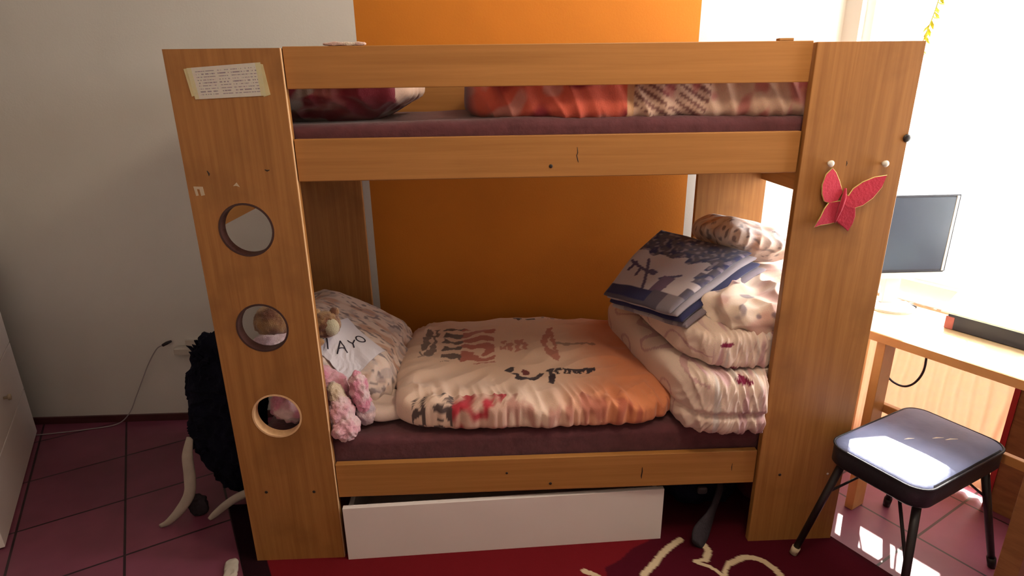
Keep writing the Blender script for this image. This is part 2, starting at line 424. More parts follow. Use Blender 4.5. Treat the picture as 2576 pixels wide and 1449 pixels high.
screw(0.070, 0.286, 0.0, lp); screw(0.224, 0.281, 0.0, lp); screw(1.782, 0.282, 0.0, rp); screw(1.947, 0.279, 0.0, rp, 0.004, 'pin')
screw(0.999, 1.324, 0.012, r_mid, 0.0055); screw(1.006, 0.271, 0.012, r_low); screw(0.86, 0.318, 0.012, r_low, 0.004)
def markv(pts, y, par, w=0.0022):
    V, F = tube_vf([Vector((p[0], y - 0.0002, p[1])) for p in pts], [w * 0.5] + [w] * (len(pts) - 2) + [w * 0.4], 8, 0.25, (0, 1, 0))
    obj('scratch', V, F, M['screw'], par)
markv([(1.072, 1.375), (1.074, 1.36), (1.071, 1.352), (1.075, 1.337), (1.076, 1.333)], 0.012, r_mid, 0.0012)
markv([(1.314, 0.322), (1.315, 0.305), (1.313, 0.288), (1.314, 0.278)], 0.012, r_low, 0.002)
markv([(1.62, 0.325), (1.619, 0.31), (1.620, 0.296)], 0.012, r_low, 0.0014)
markv([(0.060, 1.330), (0.064, 1.322), (0.063, 1.316)], 0.0, lp, 0.0025)
markv([(0.215, 1.330), (0.221, 1.327), (0.228, 1.329)], 0.0, lp, 0.0022)
markv([(1.835, 1.325), (1.837, 1.318), (1.836, 1.311)], 0.0, rp, 0.0014)
# sticker left-overs
def flat_poly(name, pts, y, mat, par, t=0.0012):
    n = len(pts); V = [Vector((p[0], y, p[1])) for p in pts] + [Vector((p[0], y - t, p[1])) for p in pts]
    F = [tuple(range(n)), tuple(range(n, 2 * n))[::-1]] + [(i, (i + 1) % n, n + (i + 1) % n, n + i) for i in range(n)]
    return obj(name, V, F, mat, par)
flat_poly('sticker_scrap', [(0.016, 1.288), (0.019, 1.262), (0.026, 1.263), (0.024, 1.281), (0.031, 1.280), (0.033, 1.262), (0.043, 1.264), (0.041, 1.287)], 0.0, M['rubber'], lp, 0.0006)
flat_poly('sticker_scrap', [(0.123, 1.287), (0.134, 1.297), (0.141, 1.284), (0.132, 1.288)], 0.0, M['rubber'], lp, 0.0006)
# bolt on the right panel's outer edge, catch on the top rail
V, F = lathe_vf((L - 0.004, -0.0005, 1.385), (0, -1, 0), [(0.011, -0.01), (0.011, 0.002), (0.006, 0.004)], 16); obj('edge_bolt', V, F, M['screw'], rp, smooth=True)
box('rail_catch', (1.606, 0.012, 1.642), (1.645, 0.034, 1.649), M['wood_h'], r_up, 0.001)

# ------------------------------------------------------------------ paper list taped to the panel, butterfly, pins
note = thing('taped_note', 'handwritten list on white paper taped to the top of the left bed panel', 'note', (0.152, 0.0, 1.517))
def wq(a, b_, c, d, s, t):  # bilinear
    return (a * (1 - s) + b_ * s) * (1 - t) + (d * (1 - s) + c * s) * t
P4 = [Vector((0.054, 0, 1.592)), Vector((0.243, 0, 1.604)), Vector((0.247, 0, 1.522)), Vector((0.063, 0, 1.515))]
nx_, ny_ = 190, 84
V, F, C = [], [], []
rows = [random.random() for _ in range(20)]
for j in range(ny_ + 1):
    for i in range(nx_ + 1):
        s, t = i / nx_, j / ny_
        p = wq(*P4, s, t); V.append(p + Vector((0, -0.0016, 0)))
        c = (0.60, 0.56, 0.50)
        line = (t * 11) % 1.0; ln = int(t * 11)
        if 0.07 < t < 0.93 and 0.35 < line < 0.65 and 0.1 < s < 0.93:
            w = nz(s * 45, ln * 3.7) + 0.6 * nz(s * 110, ln * 7.1 + 3)
            if w > -0.12 and not (0.36 < s < 0.40) and not (0.55 < s < 0.58): c = (0.26, 0.21, 0.25)
        if s > 0.93 or s < 0.06: c = (0.58, 0.53, 0.33)
        C.append(c)
for j in range(ny_):
    for i in range(nx_):
        a = j * (nx_ + 1) + i; F.append((a, a + 1, a + nx_ + 2, a + nx_ + 1))
k = len(V)
for q in P4: V.append(q + Vector((0, -0.0003, 0))); C.append((0.6, 0.56, 0.5))
F.append((k, k + 1, k + 2, k + 3))
obj('sheet', V, F, M['paint_attr'], note, cols=C)
M['tape'] = plain('yellowed_tape', (0.52, 0.44, 0.24, 1), 0.35, 0.1, 30)
flat_poly('tape_strip', [(0.046, 1.590), (0.062, 1.592), (0.072, 1.527), (0.055, 1.522)], -0.0001, M['tape'], note, 0.001)
flat_poly('tape_strip', [(0.238, 1.601), (0.249, 1.599), (0.258, 1.524), (0.240, 1.519)], -0.0001, M['tape'], note, 0.001)

bf = thing('felt_butterfly', 'red felt butterfly with yellow edging pinned on the right bed panel', 'butterfly decoration', (1.86, 0, 1.12))
SX, SZ = lambda x: 1.782 + (x - 205) / 330 * 0.160, lambda y: 1.318 - (y - 30) / 400 * 0.188
def wing(name, pts, mat, zc, fold):
    pts = [(SX(a), SZ(b_)) for a, b_ in pts]
    n = len(pts); hx = SX(312)
    def yy(x): return -0.002 - abs(x - hx) * fold
    V = [Vector((p[0], yy(p[0]), p[1])) for p in pts] + [Vector((p[0], yy(p[0]) - 0.005, p[1])) for p in pts]
    F = [tuple(range(n)), tuple(range(n, 2 * n))[::-1]] + [(i, (i + 1) % n, n + (i + 1) % n, n + i) for i in range(n)]
    w = obj(name, V, F, M[mat], bf)
    loop = [Vector((p[0], yy(p[0]) - 0.003, p[1])) for p in pts]
    V, F = tube_vf(loop + [loop[0]], 0.0020, 8)
    obj('wing_edging', V, F, M[zc], w, smooth=True)
    return w
lu = [(225, 55), (192, 90), (178, 150), (184, 205), (205, 250), (238, 262), (290, 250), (312, 200), (280, 130), (250, 80)]
ll = [(238, 262), (215, 300), (198, 350), (165, 412), (205, 398), (262, 392), (296, 384), (312, 300), (306, 255)]
ru = [(325, 205), (350, 225), (372, 180), (420, 140), (480, 112), (545, 100), (530, 170), (490, 235), (440, 280), (395, 296), (345, 290), (322, 250)]
rl = [(322, 255), (352, 290), (398, 298), (405, 350), (398, 395), (380, 440), (350, 412), (318, 390), (302, 372), (308, 300)]
wing('wing', lu, 'red_felt', 'yellow', 0.10); wing('wing', ll, 'pink_felt', 'yellow', 0.10)
wing('wing', ru, 'red_felt', 'yellow', 0.10); wing('wing', rl, 'pink_felt', 'pink_felt', 0.10)
tube('butterfly_body', [(SX(322), -0.010, SZ(175)), (SX(318), -0.013, SZ(230)), (SX(308), -0.013, SZ(300)), (SX(292), -0.010, SZ(388))], [0.003, 0.0065, 0.006, 0.002], M['pink_felt'], bf, 10, sm=4)
for x, z, lab in ((1.783, 1.320, 'cream push pin at the tip of the red butterfly\'s left wing'), (1.940, 1.317, 'cream push pin above the red butterfly\'s right wing, nearer the panel edge')):
    V, F = lathe_vf((x, 0.0, z), (0, -1, 0), [(0.004, 0), (0.004, 0.006), (0.0085, 0.010), (0.0095, 0.015), (0.007, 0.019), (0.002, 0.020)], 18)
    tag(obj('push_pin', V, F, M['pin'], smooth=True), lab, 'pin')

# ------------------------------------------------------------------ mattresses
def sag(p0, p, nr):
    q = p.copy()
    if p0.z > 0:
        q.z += 0.006 * math.sin(p.x * 3.1 + 1.2) * p0.z + 0.004 * nz(p.x * 6, p.y * 6) * p0.z
    return q
mt = tag(puff('mattress', (1.0, 0.428, 0.382), (0.966, 0.388, 0.072), M['sheet'], res=(80, 30, 10), k=14, disp=sag), 'mattress in a dark brown sheet on the lower bunk', 'mattress')
mu = tag(puff('mattress', (1.0, 0.428, 1.383), (0.966, 0.388, 0.067), M['sheet'], res=(80, 30, 10), k=14, disp=sag), 'mattress in a dark brown sheet on the upper bunk', 'mattress')

# ------------------------------------------------------------------ printed cotton colours
CREAM = (0.72, 0.52, 0.41); CREAM2 = (0.76, 0.61, 0.54); ORG = (0.66, 0.20, 0.07); RED = (0.36, 0.05, 0.04); DARK = (0.035, 0.02, 0.03); PINK = (0.50, 0.22, 0.24); MAR = (0.20, 0.018, 0.035)
def m3(a, b_, t): return tuple(a[i] + (b_[i] - a[i]) * clamp(t) for i in range(3))
def inr(x, a, b_): return a <= x <= b_

def duvet_col(p0, p):
    x, y, z = p
    c = CREAM
    j = 0.012 * nz(x * 40, y * 40)
    x += j; y += j
    # orange right end, deeper towards the front
    t = sstep(1.0, 1.32, x + 0.12 * (0.35 - y) + 0.06 * nz(x * 5, y * 5))
    c = m3(c, ORG, 0.9 * t)
    if p0.z > 0.2 and y > 0.10:
        if inr(y, 0.36, 0.68):
            if inr(x, 0.545, 0.60) and inr(y, 0.40, 0.70): c = m3(c, DARK, 0.75 * (nz(x * 60, y * 16) > -0.15))
            if inr(x, 0.625, 0.70): c = m3(c, DARK, 0.85 * (math.sin(y * 95 + 3 * nz(x * 14, y * 9)) > -0.1))
            if inr(x, 0.70, 0.83): c = m3(c, RED, 0.8 * (math.sin(y * 80 + 5 * nz(x * 12, y * 12)) > -0.45))
        if inr(x, 0.85, 0.965) and inr(y, 0.47, 0.56): c = m3(c, RED, 0.65 * (nz(x * 70, y * 28) > -0.15))
        if inr(x, 1.02, 1.075) and inr(y, 0.36, 0.66):
            if abs((x - 1.02) / 0.05 - abs(y - 0.5) / 0.16) < 0.3 or x > 1.06: c = m3(c, RED, 0.7)
        if inr(x, 1.075, 1.23) and abs(y - 0.507) < 0.010: c = m3(c, DARK, 0.55)
        # dark arc with a dot, bar code like block
        d = math.hypot((x - 0.945) / 0.055, (y - 0.285) / 0.085)
        if 0.75 < d < 1.08 and y < 0.262: c = DARK
        if math.hypot((x - 0.885) / 0.014, (y - 0.29) / 0.022) < 1: c = DARK
        if math.hypot((x - 0.94) / 0.016, (y - 0.272) / 0.026) < 1: c = m3(DARK, RED, 0.4)
        if inr(x, 1.02, 1.04) and inr(y, 0.185, 0.292): c = DARK
        if inr(x, 1.045, 1.19) and inr(y, 0.235 + 0.15 * (x - 1.045), 0.285) and nz(x * 130, y * 22) > -0.22: c = DARK
        if inr(x, 0.92, 1.01) and abs(y - 0.80 + 0.25 * (x - 0.92)) < 0.012: c = DARK
        if inr(x, 1.03, 1.2) and abs(y - 0.80) < 0.016: c = m3(c, DARK, 0.7 * (nz(x * 50, y * 40) > 0))
    else:
        # front hem: black blocks, red roses, then streaks
        if inr(x, 0.555, 0.60): c = m3(c, DARK, 0.9 * (nz(x * 70, z * 30 + y * 12) > -0.1))
        elif inr(x, 0.625, 0.69): c = m3(c, DARK, 0.9 * (nz(x * 25, y * 25, z * 45) > -0.05))
        elif inr(x, 0.69, 0.86): c = m3(m3(CREAM, RED, 0.3), (0.42, 0.03, 0.045), sstep(-0.25, 0.2, nz(x * 22, y * 20, z * 22)))
        elif x > 0.86: c = m3(c, m3(RED, DARK, 0.2), 0.6 * sstep(0.1, 0.5, nz(x * 45, y * 4, z * 8) + 0.5 * (0.06 - y) / 0.06))
    return c
def duvet_disp(p0, p, nr):
    q = p.copy()
    x, y = p.x, p.y
    up = sstep(-0.2, 0.8, p0.z)
    front = sstep(-0.45, -1.0, p0.y)
    fold = 0.6 * ridge(x * 11 + y * 3, y * 2.2, 1.3) + 0.5 * ridge(x * 27 + y * 6, y * 3, 4.3)
    q.z += up * (0.012 * nz(x * 4, y * 4) + 0.008 * nz(x * 11, y * 9) + 0.028 * front * (fold - 0.3) + 0.006 * ridge(x * 6 - y * 9, y * 4 + x * 5))
    q.z += up * 0.02 * math.exp(-((x + 0.42) / 0.09) ** 2) * ridge(x * 9, y * 14)
    q.y += (0.020 * front * (fold - 0.5) + 0.018 * front * nz(x * 3.0, 7.0)) * (1 if True else 0)
    q.x += 0.02 * nz(y * 7, 3.0) * sstep(-0.75, -1.0, p0.x)
    q.z = max(q.z, -0.048)
    return q
dv = puff('duvet', (0.965, 0.430, 0.506), (0.495, 0.405, 0.05), M['cloth'], res=(230, 170, 16), k=5, disp=duvet_disp, col=duvet_col)
tag(dv, 'cream printed duvet with orange end spread flat over the lower bunk', 'duvet')
# turned-back corner of the duvet at the front left
def corner_col(p0, p):
    return CREAM2 if nz(p.x * 8, p.y * 8) > -0.6 else CREAM
def corner_disp(p0, p, nr):
    q = p.copy(); q.z += 0.012 * ridge(p.x * 12 + p.y * 8, p.y * 10) * sstep(-.3, .6, p0.z); return q
puff('turned_corner', (0.44, 0.205, 0.482), (0.085, 0.10, 0.026), M['cloth'], dv, res=(50, 50, 8), k=3, disp=corner_disp, col=corner_col, rot=Matrix.Rotation(0.5, 4, 'Z') @ Matrix.Rotation(0.1, 4, 'Y'))

# ------------------------------------------------------------------ pillow on the lower bunk, leaning to the left end
RY = Matrix.Rotation(math.radians(27), 4, 'Y')
def print_col(seed, base=CREAM2):
    def f(p0, p):
        x, y, z = p
        c = base
        a = nz(x * 13 + seed, y * 30, z * 13); b_ = nz(x * 34, y * 80 + seed, z * 34)
        c = m3(c, (0.50, 0.25, 0.15), 0.75 * sstep(0.05, 0.45, a))
        c = m3(c, (0.13, 0.10, 0.12), 0.75 * sstep(0.22, 0.40, b_))
        c = m3(c, (0.34, 0.28, 0.30), 0.5 * sstep(0.2, 0.4, nz(x * 20 + 8, y * 44, z * 20 + seed)))
        return c
    return f
def pil_disp(amp):
    def f(p0, p, nr):
        e = max(abs(p0.x), abs(p0.y))
        q = p.copy()
        flat = 1.0 - 0.55 * sstep(0.55, 1.0, e)
        q.z *= flat
        rim = sstep(0.5, 0.95, e)
        q += nr * amp * (0.9 * nz(p.x * 9, p.y * 9, p.z * 5) + 1.3 * rim * (ridge(p.x * 17, p.y * 17, 2.0) - 0.4))
        # four corners pulled out
        q.x *= 1 + 0.06 * abs(p0.x * p0.y); q.y *= 1 + 0.06 * abs(p0.x * p0.y)
        return q
    return f
pw = puff('pillow', (0.262, 0.47, 0.600), (0.245, 0.285, 0.115), M['cloth'], res=(130, 140, 30), k=3.4, disp=pil_disp(0.017), col=print_col(3.0), rot=RY @ Matrix.Rotation(0.04, 4, 'X'))
tag(pw, 'crumpled cream printed pillow leaning at the left end of the lower bunk', 'pillow')

# ------------------------------------------------------------------ handwritten card on the pillow
PN = (RY @ Vector((0, 0, 1))).normalized()
card = thing('handwritten_card', 'white paper card with large handwritten letters lying on the pillow', 'card', (0.3, 0.42, 0.62))
from mathutils.bvhtree import BVHTree
_m = pw.data
PB = BVHTree.FromPolygons([pw.location + v.co for v in _m.vertices], [tuple(p.vertices) for p in _m.polygons])
PC = Vector((0.440, 0.325, 0.90))
cu = (RY @ Vector((1, 0, 0))).normalized(); cv = Vector((0, 1, 0))
CP = [(-0.135, -0.095), (0.045, -0.150), (0.115, -0.005), (-0.060, 0.110)]
def cardp(a, b_, h=0.0):
    hs = []
    for da in (-0.02, 0, 0.02):
        o = PC + cu * (a + da) + cv * b_ + PN * 0.3
        r = PB.ray_cast(o, -PN)
        hs.append((r[0] - o).dot(PN) if r[0] is not None else -0.6)
    return PC + cu * a + cv * b_ + PN * (0.3 + max(hs) + 0.004 + h)
gn = 24; V, F = [], []
gp_ = [[Vector((*p, 0)) for p in CP]]
Q = [Vector((*p, 0)) for p in CP]
for side in (0.0, 0.0022):
    for j in range(gn + 1):
        for i in range(gn + 1):
            w = wq(*Q, i / gn, j / gn); V.append(cardp(w.x, w.y, side))
m_ = (gn + 1) ** 2
for j in range(gn):
    for i in range(gn):
        a = j * (gn + 1) + i; q = (a, a + 1, a + gn + 2, a + gn + 1)
        F.append(q); F.append(tuple(m_ + t for t in q[::-1]))
rim = [i for i in range(gn + 1)] + [gn + (gn + 1) * j for j in range(1, gn + 1)] + [gn * (gn + 1) + i for i in range(gn - 1, -1, -1)] + [(gn + 1) * j for j in range(gn - 1, 0, -1)]
for i in range(len(rim)):
    a, b_ = rim[i], rim[(i + 1) % len(rim)]; F.append((a, b_, m_ + b_, m_ + a))
obj('paper_sheet', V, F, M['paper'], card)
def letter(strokes, ox, oy, s, ang):
    ca, sa = math.cos(ang), math.sin(ang); V, F = [], []
    for st in strokes:
        pts = []
        for k in range(len(st) - 1):
            for t in range(4):
                a = lerp(st[k][0], st[k + 1][0], t / 4) * s; b_ = lerp(st[k][1], st[k + 1][1], t / 4) * s
                pts.append(cardp(ox + a * ca - b_ * sa, oy + a * sa + b_ * ca, 0.0036))
        a, b_ = st[-1][0] * s, st[-1][1] * s
        pts.append(cardp(ox + a * ca - b_ * sa, oy + a * sa + b_ * ca, 0.0036))
        v, f = tube_vf(pts, 0.0026, 6, 0.4, PN); k = len(V); V += v; F += [tuple(i + k for i in q) for q in f]
    return V, F
GL = {'T': [[(-.5, .5), (.5, .5)], [(0, .5), (0, -.5)]], 'A': [[(-.45, -.5), (0, .5)], [(0, .5), (.45, -.5)], [(-.25, -.1), (.25, -.1)]],
      'Y': [[(-.4, .5), (0, 0)], [(.4, .5), (0, 0)], [(0, 0), (0, -.5)]], 'O': [[(.4 * math.cos(i * PI / 8), .5 * math.sin(i * PI / 8)) for i in range(17)]]}
for ch, ox, oy, s in (('T', -0.078, -0.078, 0.036), ('A', -0.030, -0.062, 0.042), ('Y', 0.000, -0.032, 0.034), ('O', 0.018, 0.008, 0.040)):
    V, F = letter(GL[ch], ox, oy, s, math.radians(38)); obj('letter', V, F, M['ink'], card)

# ------------------------------------------------------------------ plush toys
def fur_disp(a, f):
    def g(p0, p, nr): return p + nr * a * (nz(p.x * f, p.y * f, p.z * f) + 0.7 * nz(p.x * f * 2.3, p.y * f * 2.3, p.z * f * 2.3))
    return g
def solid(c, c2=None, f=30):
    c2 = c2 or tuple(x * 0.75 for x in c)
    return lambda p0, p: m3(c, c2, sstep(-0.3, 0.4, nz(p.x * f, p.y * f, p.z * f)))
TAN, BRN = (0.42, 0.24, 0.11), (0.16, 0.06, 0.035)
bear = thing('teddy_bear', 'small tan and brown plush bear with a cream snout beside the pillow top', 'plush toy', (0.17, 0.2, 0.66))
def ball(name, c, r, col, par, fa=0.004, ff=60, res=22, k=2.0, rot=None):
    return puff(name, c, r if isinstance(r, tuple) else (r, r, r), M['fur'], par, res=(res, res, res), k=k, disp=fur_disp(fa, ff), col=col, rot=rot)
ball('body', (0.090, 0.22, 0.800), (0.062, 0.055, 0.060), solid(TAN, BRN, 22), bear)
ball('dress', (0.092, 0.190, 0.728), (0.072, 0.06, 0.045), solid((0.62, 0.44, 0.52), (0.7, 0.55, 0.6)), bear)
hd = ball('head', (0.262, 0.22, 0.785), (0.050, 0.045, 0.046), solid(TAN, BRN, 35), bear)
ball('snout', (0.287, 0.196, 0.783), (0.027, 0.022, 0.030), solid((0.62, 0.56, 0.38), (0.55, 0.5, 0.36)), hd, 0.001, 60, 14)
for p in ((0.235, 0.22, 0.826), (0.292, 0.235, 0.824)): ball('ear', p, 0.016, solid(BRN, TAN), hd, 0.002, 60, 10)
ball('arm', (0.205, 0.19, 0.735), (0.055, 0.022, 0.024), solid(TAN, BRN), bear, 0.003, 60, 14)
PK, PK2, PKW = (0.66, 0.24, 0.34), (0.72, 0.38, 0.45), (0.72, 0.52, 0.54)
bun = thing('plush_bunny', 'fluffy pink plush bunny with long limbs lying at the front of the pillow', 'plush toy', (0.28, 0.08, 0.455))
ball('body', (0.225, 0.130, 0.580), (0.115, 0.07, 0.095), solid(PK, PK2, 25), bun, 0.008, 45, 34)
ball('belly', (0.318, 0.075, 0.588), (0.026, 0.03, 0.055), solid((0.66, 0.52, 0.38), PKW, 25), bun, 0.005, 55, 18, rot=Matrix.Rotation(-0.35, 4, 'Y'))
ball('head', (0.160, 0.12, 0.548), (0.078, 0.07, 0.062), solid(PK, PKW, 25), bun, 0.008, 45, 26)
ball('arm', (0.385, 0.10, 0.590), (0.030, 0.035, 0.075), solid(PK, PKW, 30), bun, 0.008, 50, 24, rot=Matrix.Rotation(-0.15, 4, 'Y'))
ball('leg', (0.325, 0.065, 0.535), (0.042, 0.04, 0.06), solid(PK2, PKW, 30), bun, 0.007, 50, 24)
ball('foot', (0.340, 0.045, 0.492), (0.045, 0.042, 0.042), solid(PK2, PKW, 30), bun, 0.009, 45, 28)
ball('tail', (0.395, 0.11, 0.505), (0.034, 0.03, 0.04), solid((0.5, 0.40, 0.45), PKW, 30), bun, 0.006, 50, 18)

# ------------------------------------------------------------------ folded bedding at the right end
def stack_col(seed):
    def f(p0, p):
        x, y, z = p
        c = (0.74, 0.57, 0.48)
        if p0.x < -0.75:      # plain side of the fold with a fine coloured seam
            if abs(nz(x * 3, y * 6, z * 9 + seed)) < 0.035: c = m3(c, (0.4, 0.15, 0.2), 0.55)
            return c
        st = nz(x * 42 + seed, y * 9, z * 7)
        c = m3(c, (0.50, 0.26, 0.30), 0.7 * sstep(0.0, 0.35, st))
        c = m3(c, (0.62, 0.54, 0.50), sstep(0.15, 0.4, nz(x * 60, y * 8, z * 5 + seed)))
        if nz(x * 9 + seed * 2, y * 5, z * 26) > 0.47: c = (0.20, 0.012, 0.05)
        return c
    return f
def layer_disp(seam, seed, ctr):
    def f(p0, p, nr):
        q = p.copy()
        front = sstep(-0.5, -1.0, p0.y)
        side = sstep(-0.5, -1.0, p0.x)
        e = max(front, 0.6 * side)
        if seam is not None: q += nr * (-0.018) * e * math.exp(-((p0.z - seam) / 0.10) ** 2)
        q += nr * (0.011 * front * (ridge(p.x * 30 + p.z * 8, seed, p.z * 5) - 0.45) + 0.006 * front * ridge(p.x * 62 - p.z * 20, seed + 3, p.z * 12) + 0.009 * nz(p.x * 8 + seed, p.y * 8, p.z * 8))
        q.z += 0.010 * nz(p.x * 9, p.y * 9, seed) * sstep(0, 1, p0.z)
        q.x += -0.062 * (p.y / 0.4) * sstep(0.3, -1.0, p0.x)
        if q.x + ctr[0] > 1.66: q.y = max(q.y, lerp(-0.6, 0.036 - ctr[1], sstep(1.66, 1.70, q.x + ctr[0])))
        q.y = min(q.y, 0.815 - ctr[1])
        return q
    return f
d1 = puff('folded_duvet', (1.672, 0.385, 0.556), (0.302, 0.425, 0.108), M['cloth'], res=(170, 140, 40), k=6.5, disp=layer_disp(-0.2, 1.0, (1.672, 0.385)), col=stack_col(1.0))
tag(d1, 'thick folded cream and pink duvet at the bottom of the bedding stack', 'duvet', 'folded bedding at the right end of the lower bunk')
d2 = puff('folded_duvet', (1.690, 0.415, 0.726), (0.284, 0.385, 0.066), M['cloth'], res=(170, 140, 30), k=5.5, disp=layer_disp(None, 5.0, (1.69, 0.415)), col=stack_col(5.0))
tag(d2, 'middle folded duvet of the bedding stack, above the thick pink one', 'duvet', 'folded bedding at the right end of the lower bunk')
def crump_disp(p0, p, nr):
    r = ridge(p.x * 8 + p.z * 10, p.y * 9, 4.0) + 0.6 * ridge(p.x * 4 - p.y * 12, p.z * 22, 9.0)
    return p + nr * (0.022 * (r - 0.7) + 0.012 * nz(p.x * 14, p.y * 14, p.z * 14))
def crump_col(p0, p):
    x, y, z = p; c = (0.76, 0.60, 0.50)
    a = nz(x * 10, y * 10 + 4, z * 14)
    c = m3(c, (0.50, 0.22, 0.2), 0.6 * sstep(0.1, 0.4, a))
    c = m3(c, (0.16, 0.12, 0.17), 0.75 * sstep(0.30, 0.42, nz(x * 22 + 7, y * 12, z * 26)))
    return c
d3 = puff('duvet_cover', (1.755, 0.36, 0.806), (0.22, 0.31, 0.062), M['cloth'], res=(130, 110, 36), k=3.2, disp=crump_disp, col=crump_col)
tag(d3, 'crumpled printed duvet cover heaped on the folded duvets under the blanket', 'duvet cover', 'folded bedding at the right end of the lower bunk')
tp_ = puff('pillow', (1.815, 0.60, 0.955), (0.165, 0.19, 0.075), M['cloth'], res=(80, 80, 24), k=2.8, disp=pil_disp(0.012), col=print_col(11.0, (0.66, 0.55, 0.50)), rot=Matrix.Rotation(math.radians(14), 4, 'Y') @ Matrix.Rotation(-0.15, 4, 'X'))
tag(tp_, 'pink and white printed pillow on top of the bedding stack by the window', 'pillow')

# navy patterned blanket folded on top
BB, LL, FF, RR = Vector((1.500, 0.62, 1.002)), Vector((1.238, 0.42, 0.808)), Vector((1.400, 0.125, 0.828)), Vector((1.775, 0.40, 0.962))
NAVY, LIL, GRY = (0.012, 0.013, 0.075), (0.44, 0.38, 0.41), (0.07, 0.055, 0.085)
def seg_d(px_, py_, ax, ay, bx, by):
    dx, dy = bx - ax, by - ay; t = clamp(((px_ - ax) * dx + (py_ - ay) * dy) / (dx * dx + dy * dy)); return math.hypot(px_ - ax - t * dx, py_ - ay - t * dy)
BRANCH = [(0.22, .50, .42, .22), (.06, .42, .30, .36), (.30, .36, .44, .33), (.12, .42, .10, .32), (.22, .38, .24, .28), (.42, .22, .48, .12), (.36, .38, .44, .36), (.55, .30, .72, .40), (.70, .22, .62, .30)]
def blank_col(s, t, depth):
    # s from the left edge (L) to the front edge (F), t from the L-F edge back to the B-R edge
    if depth > 0.02: return None
    if t > 0.60 + 0.10 * nz(s * 7, t * 7) or (s > 0.86 and t > 0.35 and nz(s * 9, t * 20) > -0.1):
        c = m3(GRY, NAVY, sstep(-.2, .3, nz(s * 14, t * 14)))
        return m3(c, (0.24, 0.19, 0.25), 0.8 * sstep(0.12, 0.34, nz(s * 22 + 5, t * 22)))
    if t < 0.14 and s < 0.62: return NAVY if t > 0.03 else GRY
    if inr(t, 0.0, 0.16) and s >= 0.62: return m3(GRY, LIL, 0.3 * (s > 0.8))
    if inr(s, 0.56, 0.70) and t < 0.34 + 0.06 * nz(t * 20, 1): return (0.11, 0.06, 0.12)
    if s > 0.93: return GRY if inr((t * 3) % 1, 0.1, 0.8) else LIL
    for q in BRANCH:
        if seg_d(s, t, *q) < 0.017: return (0.06, 0.04, 0.10)
    return LIL
blk = thing('folded_blanket', 'navy and lilac patterned blanket folded on top of the bedding stack', 'blanket', (1.48, 0.4, 0.79))
ns, ntt = 110, 110
TH = 0.062
def blank_pt(s, t):
    a = LL * (1 - s) + FF * s; b_ = BB * (1 - s) + RR * s
    p = a * (1 - t) + b_ * t
    p = p + Vector((0, 0, 0.020 * math.sin(PI * clamp(t)) - 0.006 + 0.008 * nz(s * 3, t * 3, 2) + 0.014 * sstep(0.5, 0.0, t) * s))
    return p
bn = (FF - LL).cross(BB - LL).normalized()
if bn.z < 0: bn = -bn
# three stacked folds: each a rounded sheet, staggered at the open front-right edge
def fold_layer(name, d0, d1, s1, t0, t1, colf):
    V, F, C = [], [], []
    n1, n2, m_ = 90, 90, 8
    def ring(i, j): pass
    prof = [(-math.cos(PI * k / m_), math.sin(PI * k / m_)) for k in range(m_ + 1)]
    mid, hh = (d0 + d1) / 2, (d1 - d0) / 2
    top, bot = {}, {}
    for i in range(n1 + 1):
        for j in range(n2 + 1):
            s, t = i / n1 * s1, t0 + (t1 - t0) * j / n2
            e = min(i / n1, 1 - i / n1, j / n2, 1 - j / n2) / 0.06
            rr = math.sqrt(max(0.0, 1 - (1 - clamp(e)) ** 2)) if e < 1 else 1.0
            p = blank_pt(s, t)
            top[i, j] = len(V); V.append(p - bn * (mid - hh * rr)); C.append(colf(s, t, 0))
            bot[i, j] = len(V); V.append(p - bn * (mid + hh * rr + 0.0004)); C.append(colf(s, t, 1))
    for i in range(n1):
        for j in range(n2):
            F.append((top[i, j], top[i + 1, j], top[i + 1, j + 1], top[i, j + 1])); F.append((bot[i, j], bot[i, j + 1], bot[i + 1, j + 1], bot[i + 1, j]))
    for i in range(n1):
        F.append((top[i, 0], bot[i, 0], bot[i + 1, 0], top[i + 1, 0])); F.append((top[i, n2], top[i + 1, n2], bot[i + 1, n2], bot[i, n2]))
    for j in range(n2):
        F.append((top[0, j], top[0, j + 1], bot[0, j + 1], bot[0, j])); F.append((top[n1, j], bot[n1, j], bot[n1, j + 1], top[n1, j + 1]))
    return obj(name, V, F, M['cloth'], blk, smooth=True, cols=C)
def edgecol(a, b_):
    def f(s, t, d):
        c = a if nz(s * 5, t * 9) > -0.2 else b_
        if s > 0.97: c = b_
        return c
    return f
fold_layer('blanket_fold', 0.000, 0.020, 1.00, 0.0, 1.0, lambda s, t, d: blank_col(s, t, 0))
fold_layer('blanket_fold', 0.020, 0.042, 1.035, 0.02, 1.0, edgecol((0.40, 0.35, 0.36), (0.30, 0.26, 0.30)))
fold_layer('blanket_fold', 0.042, 0.068, 1.065, 0.02, 0.98, edgecol(NAVY, (0.02, 0.02, 0.08)))
fold_layer('blanket_fold', 0.068, 0.090, 1.10, 0.02, 0.99, edgecol((0.36, 0.31, 0.32), (0.22, 0.18, 0.22)))

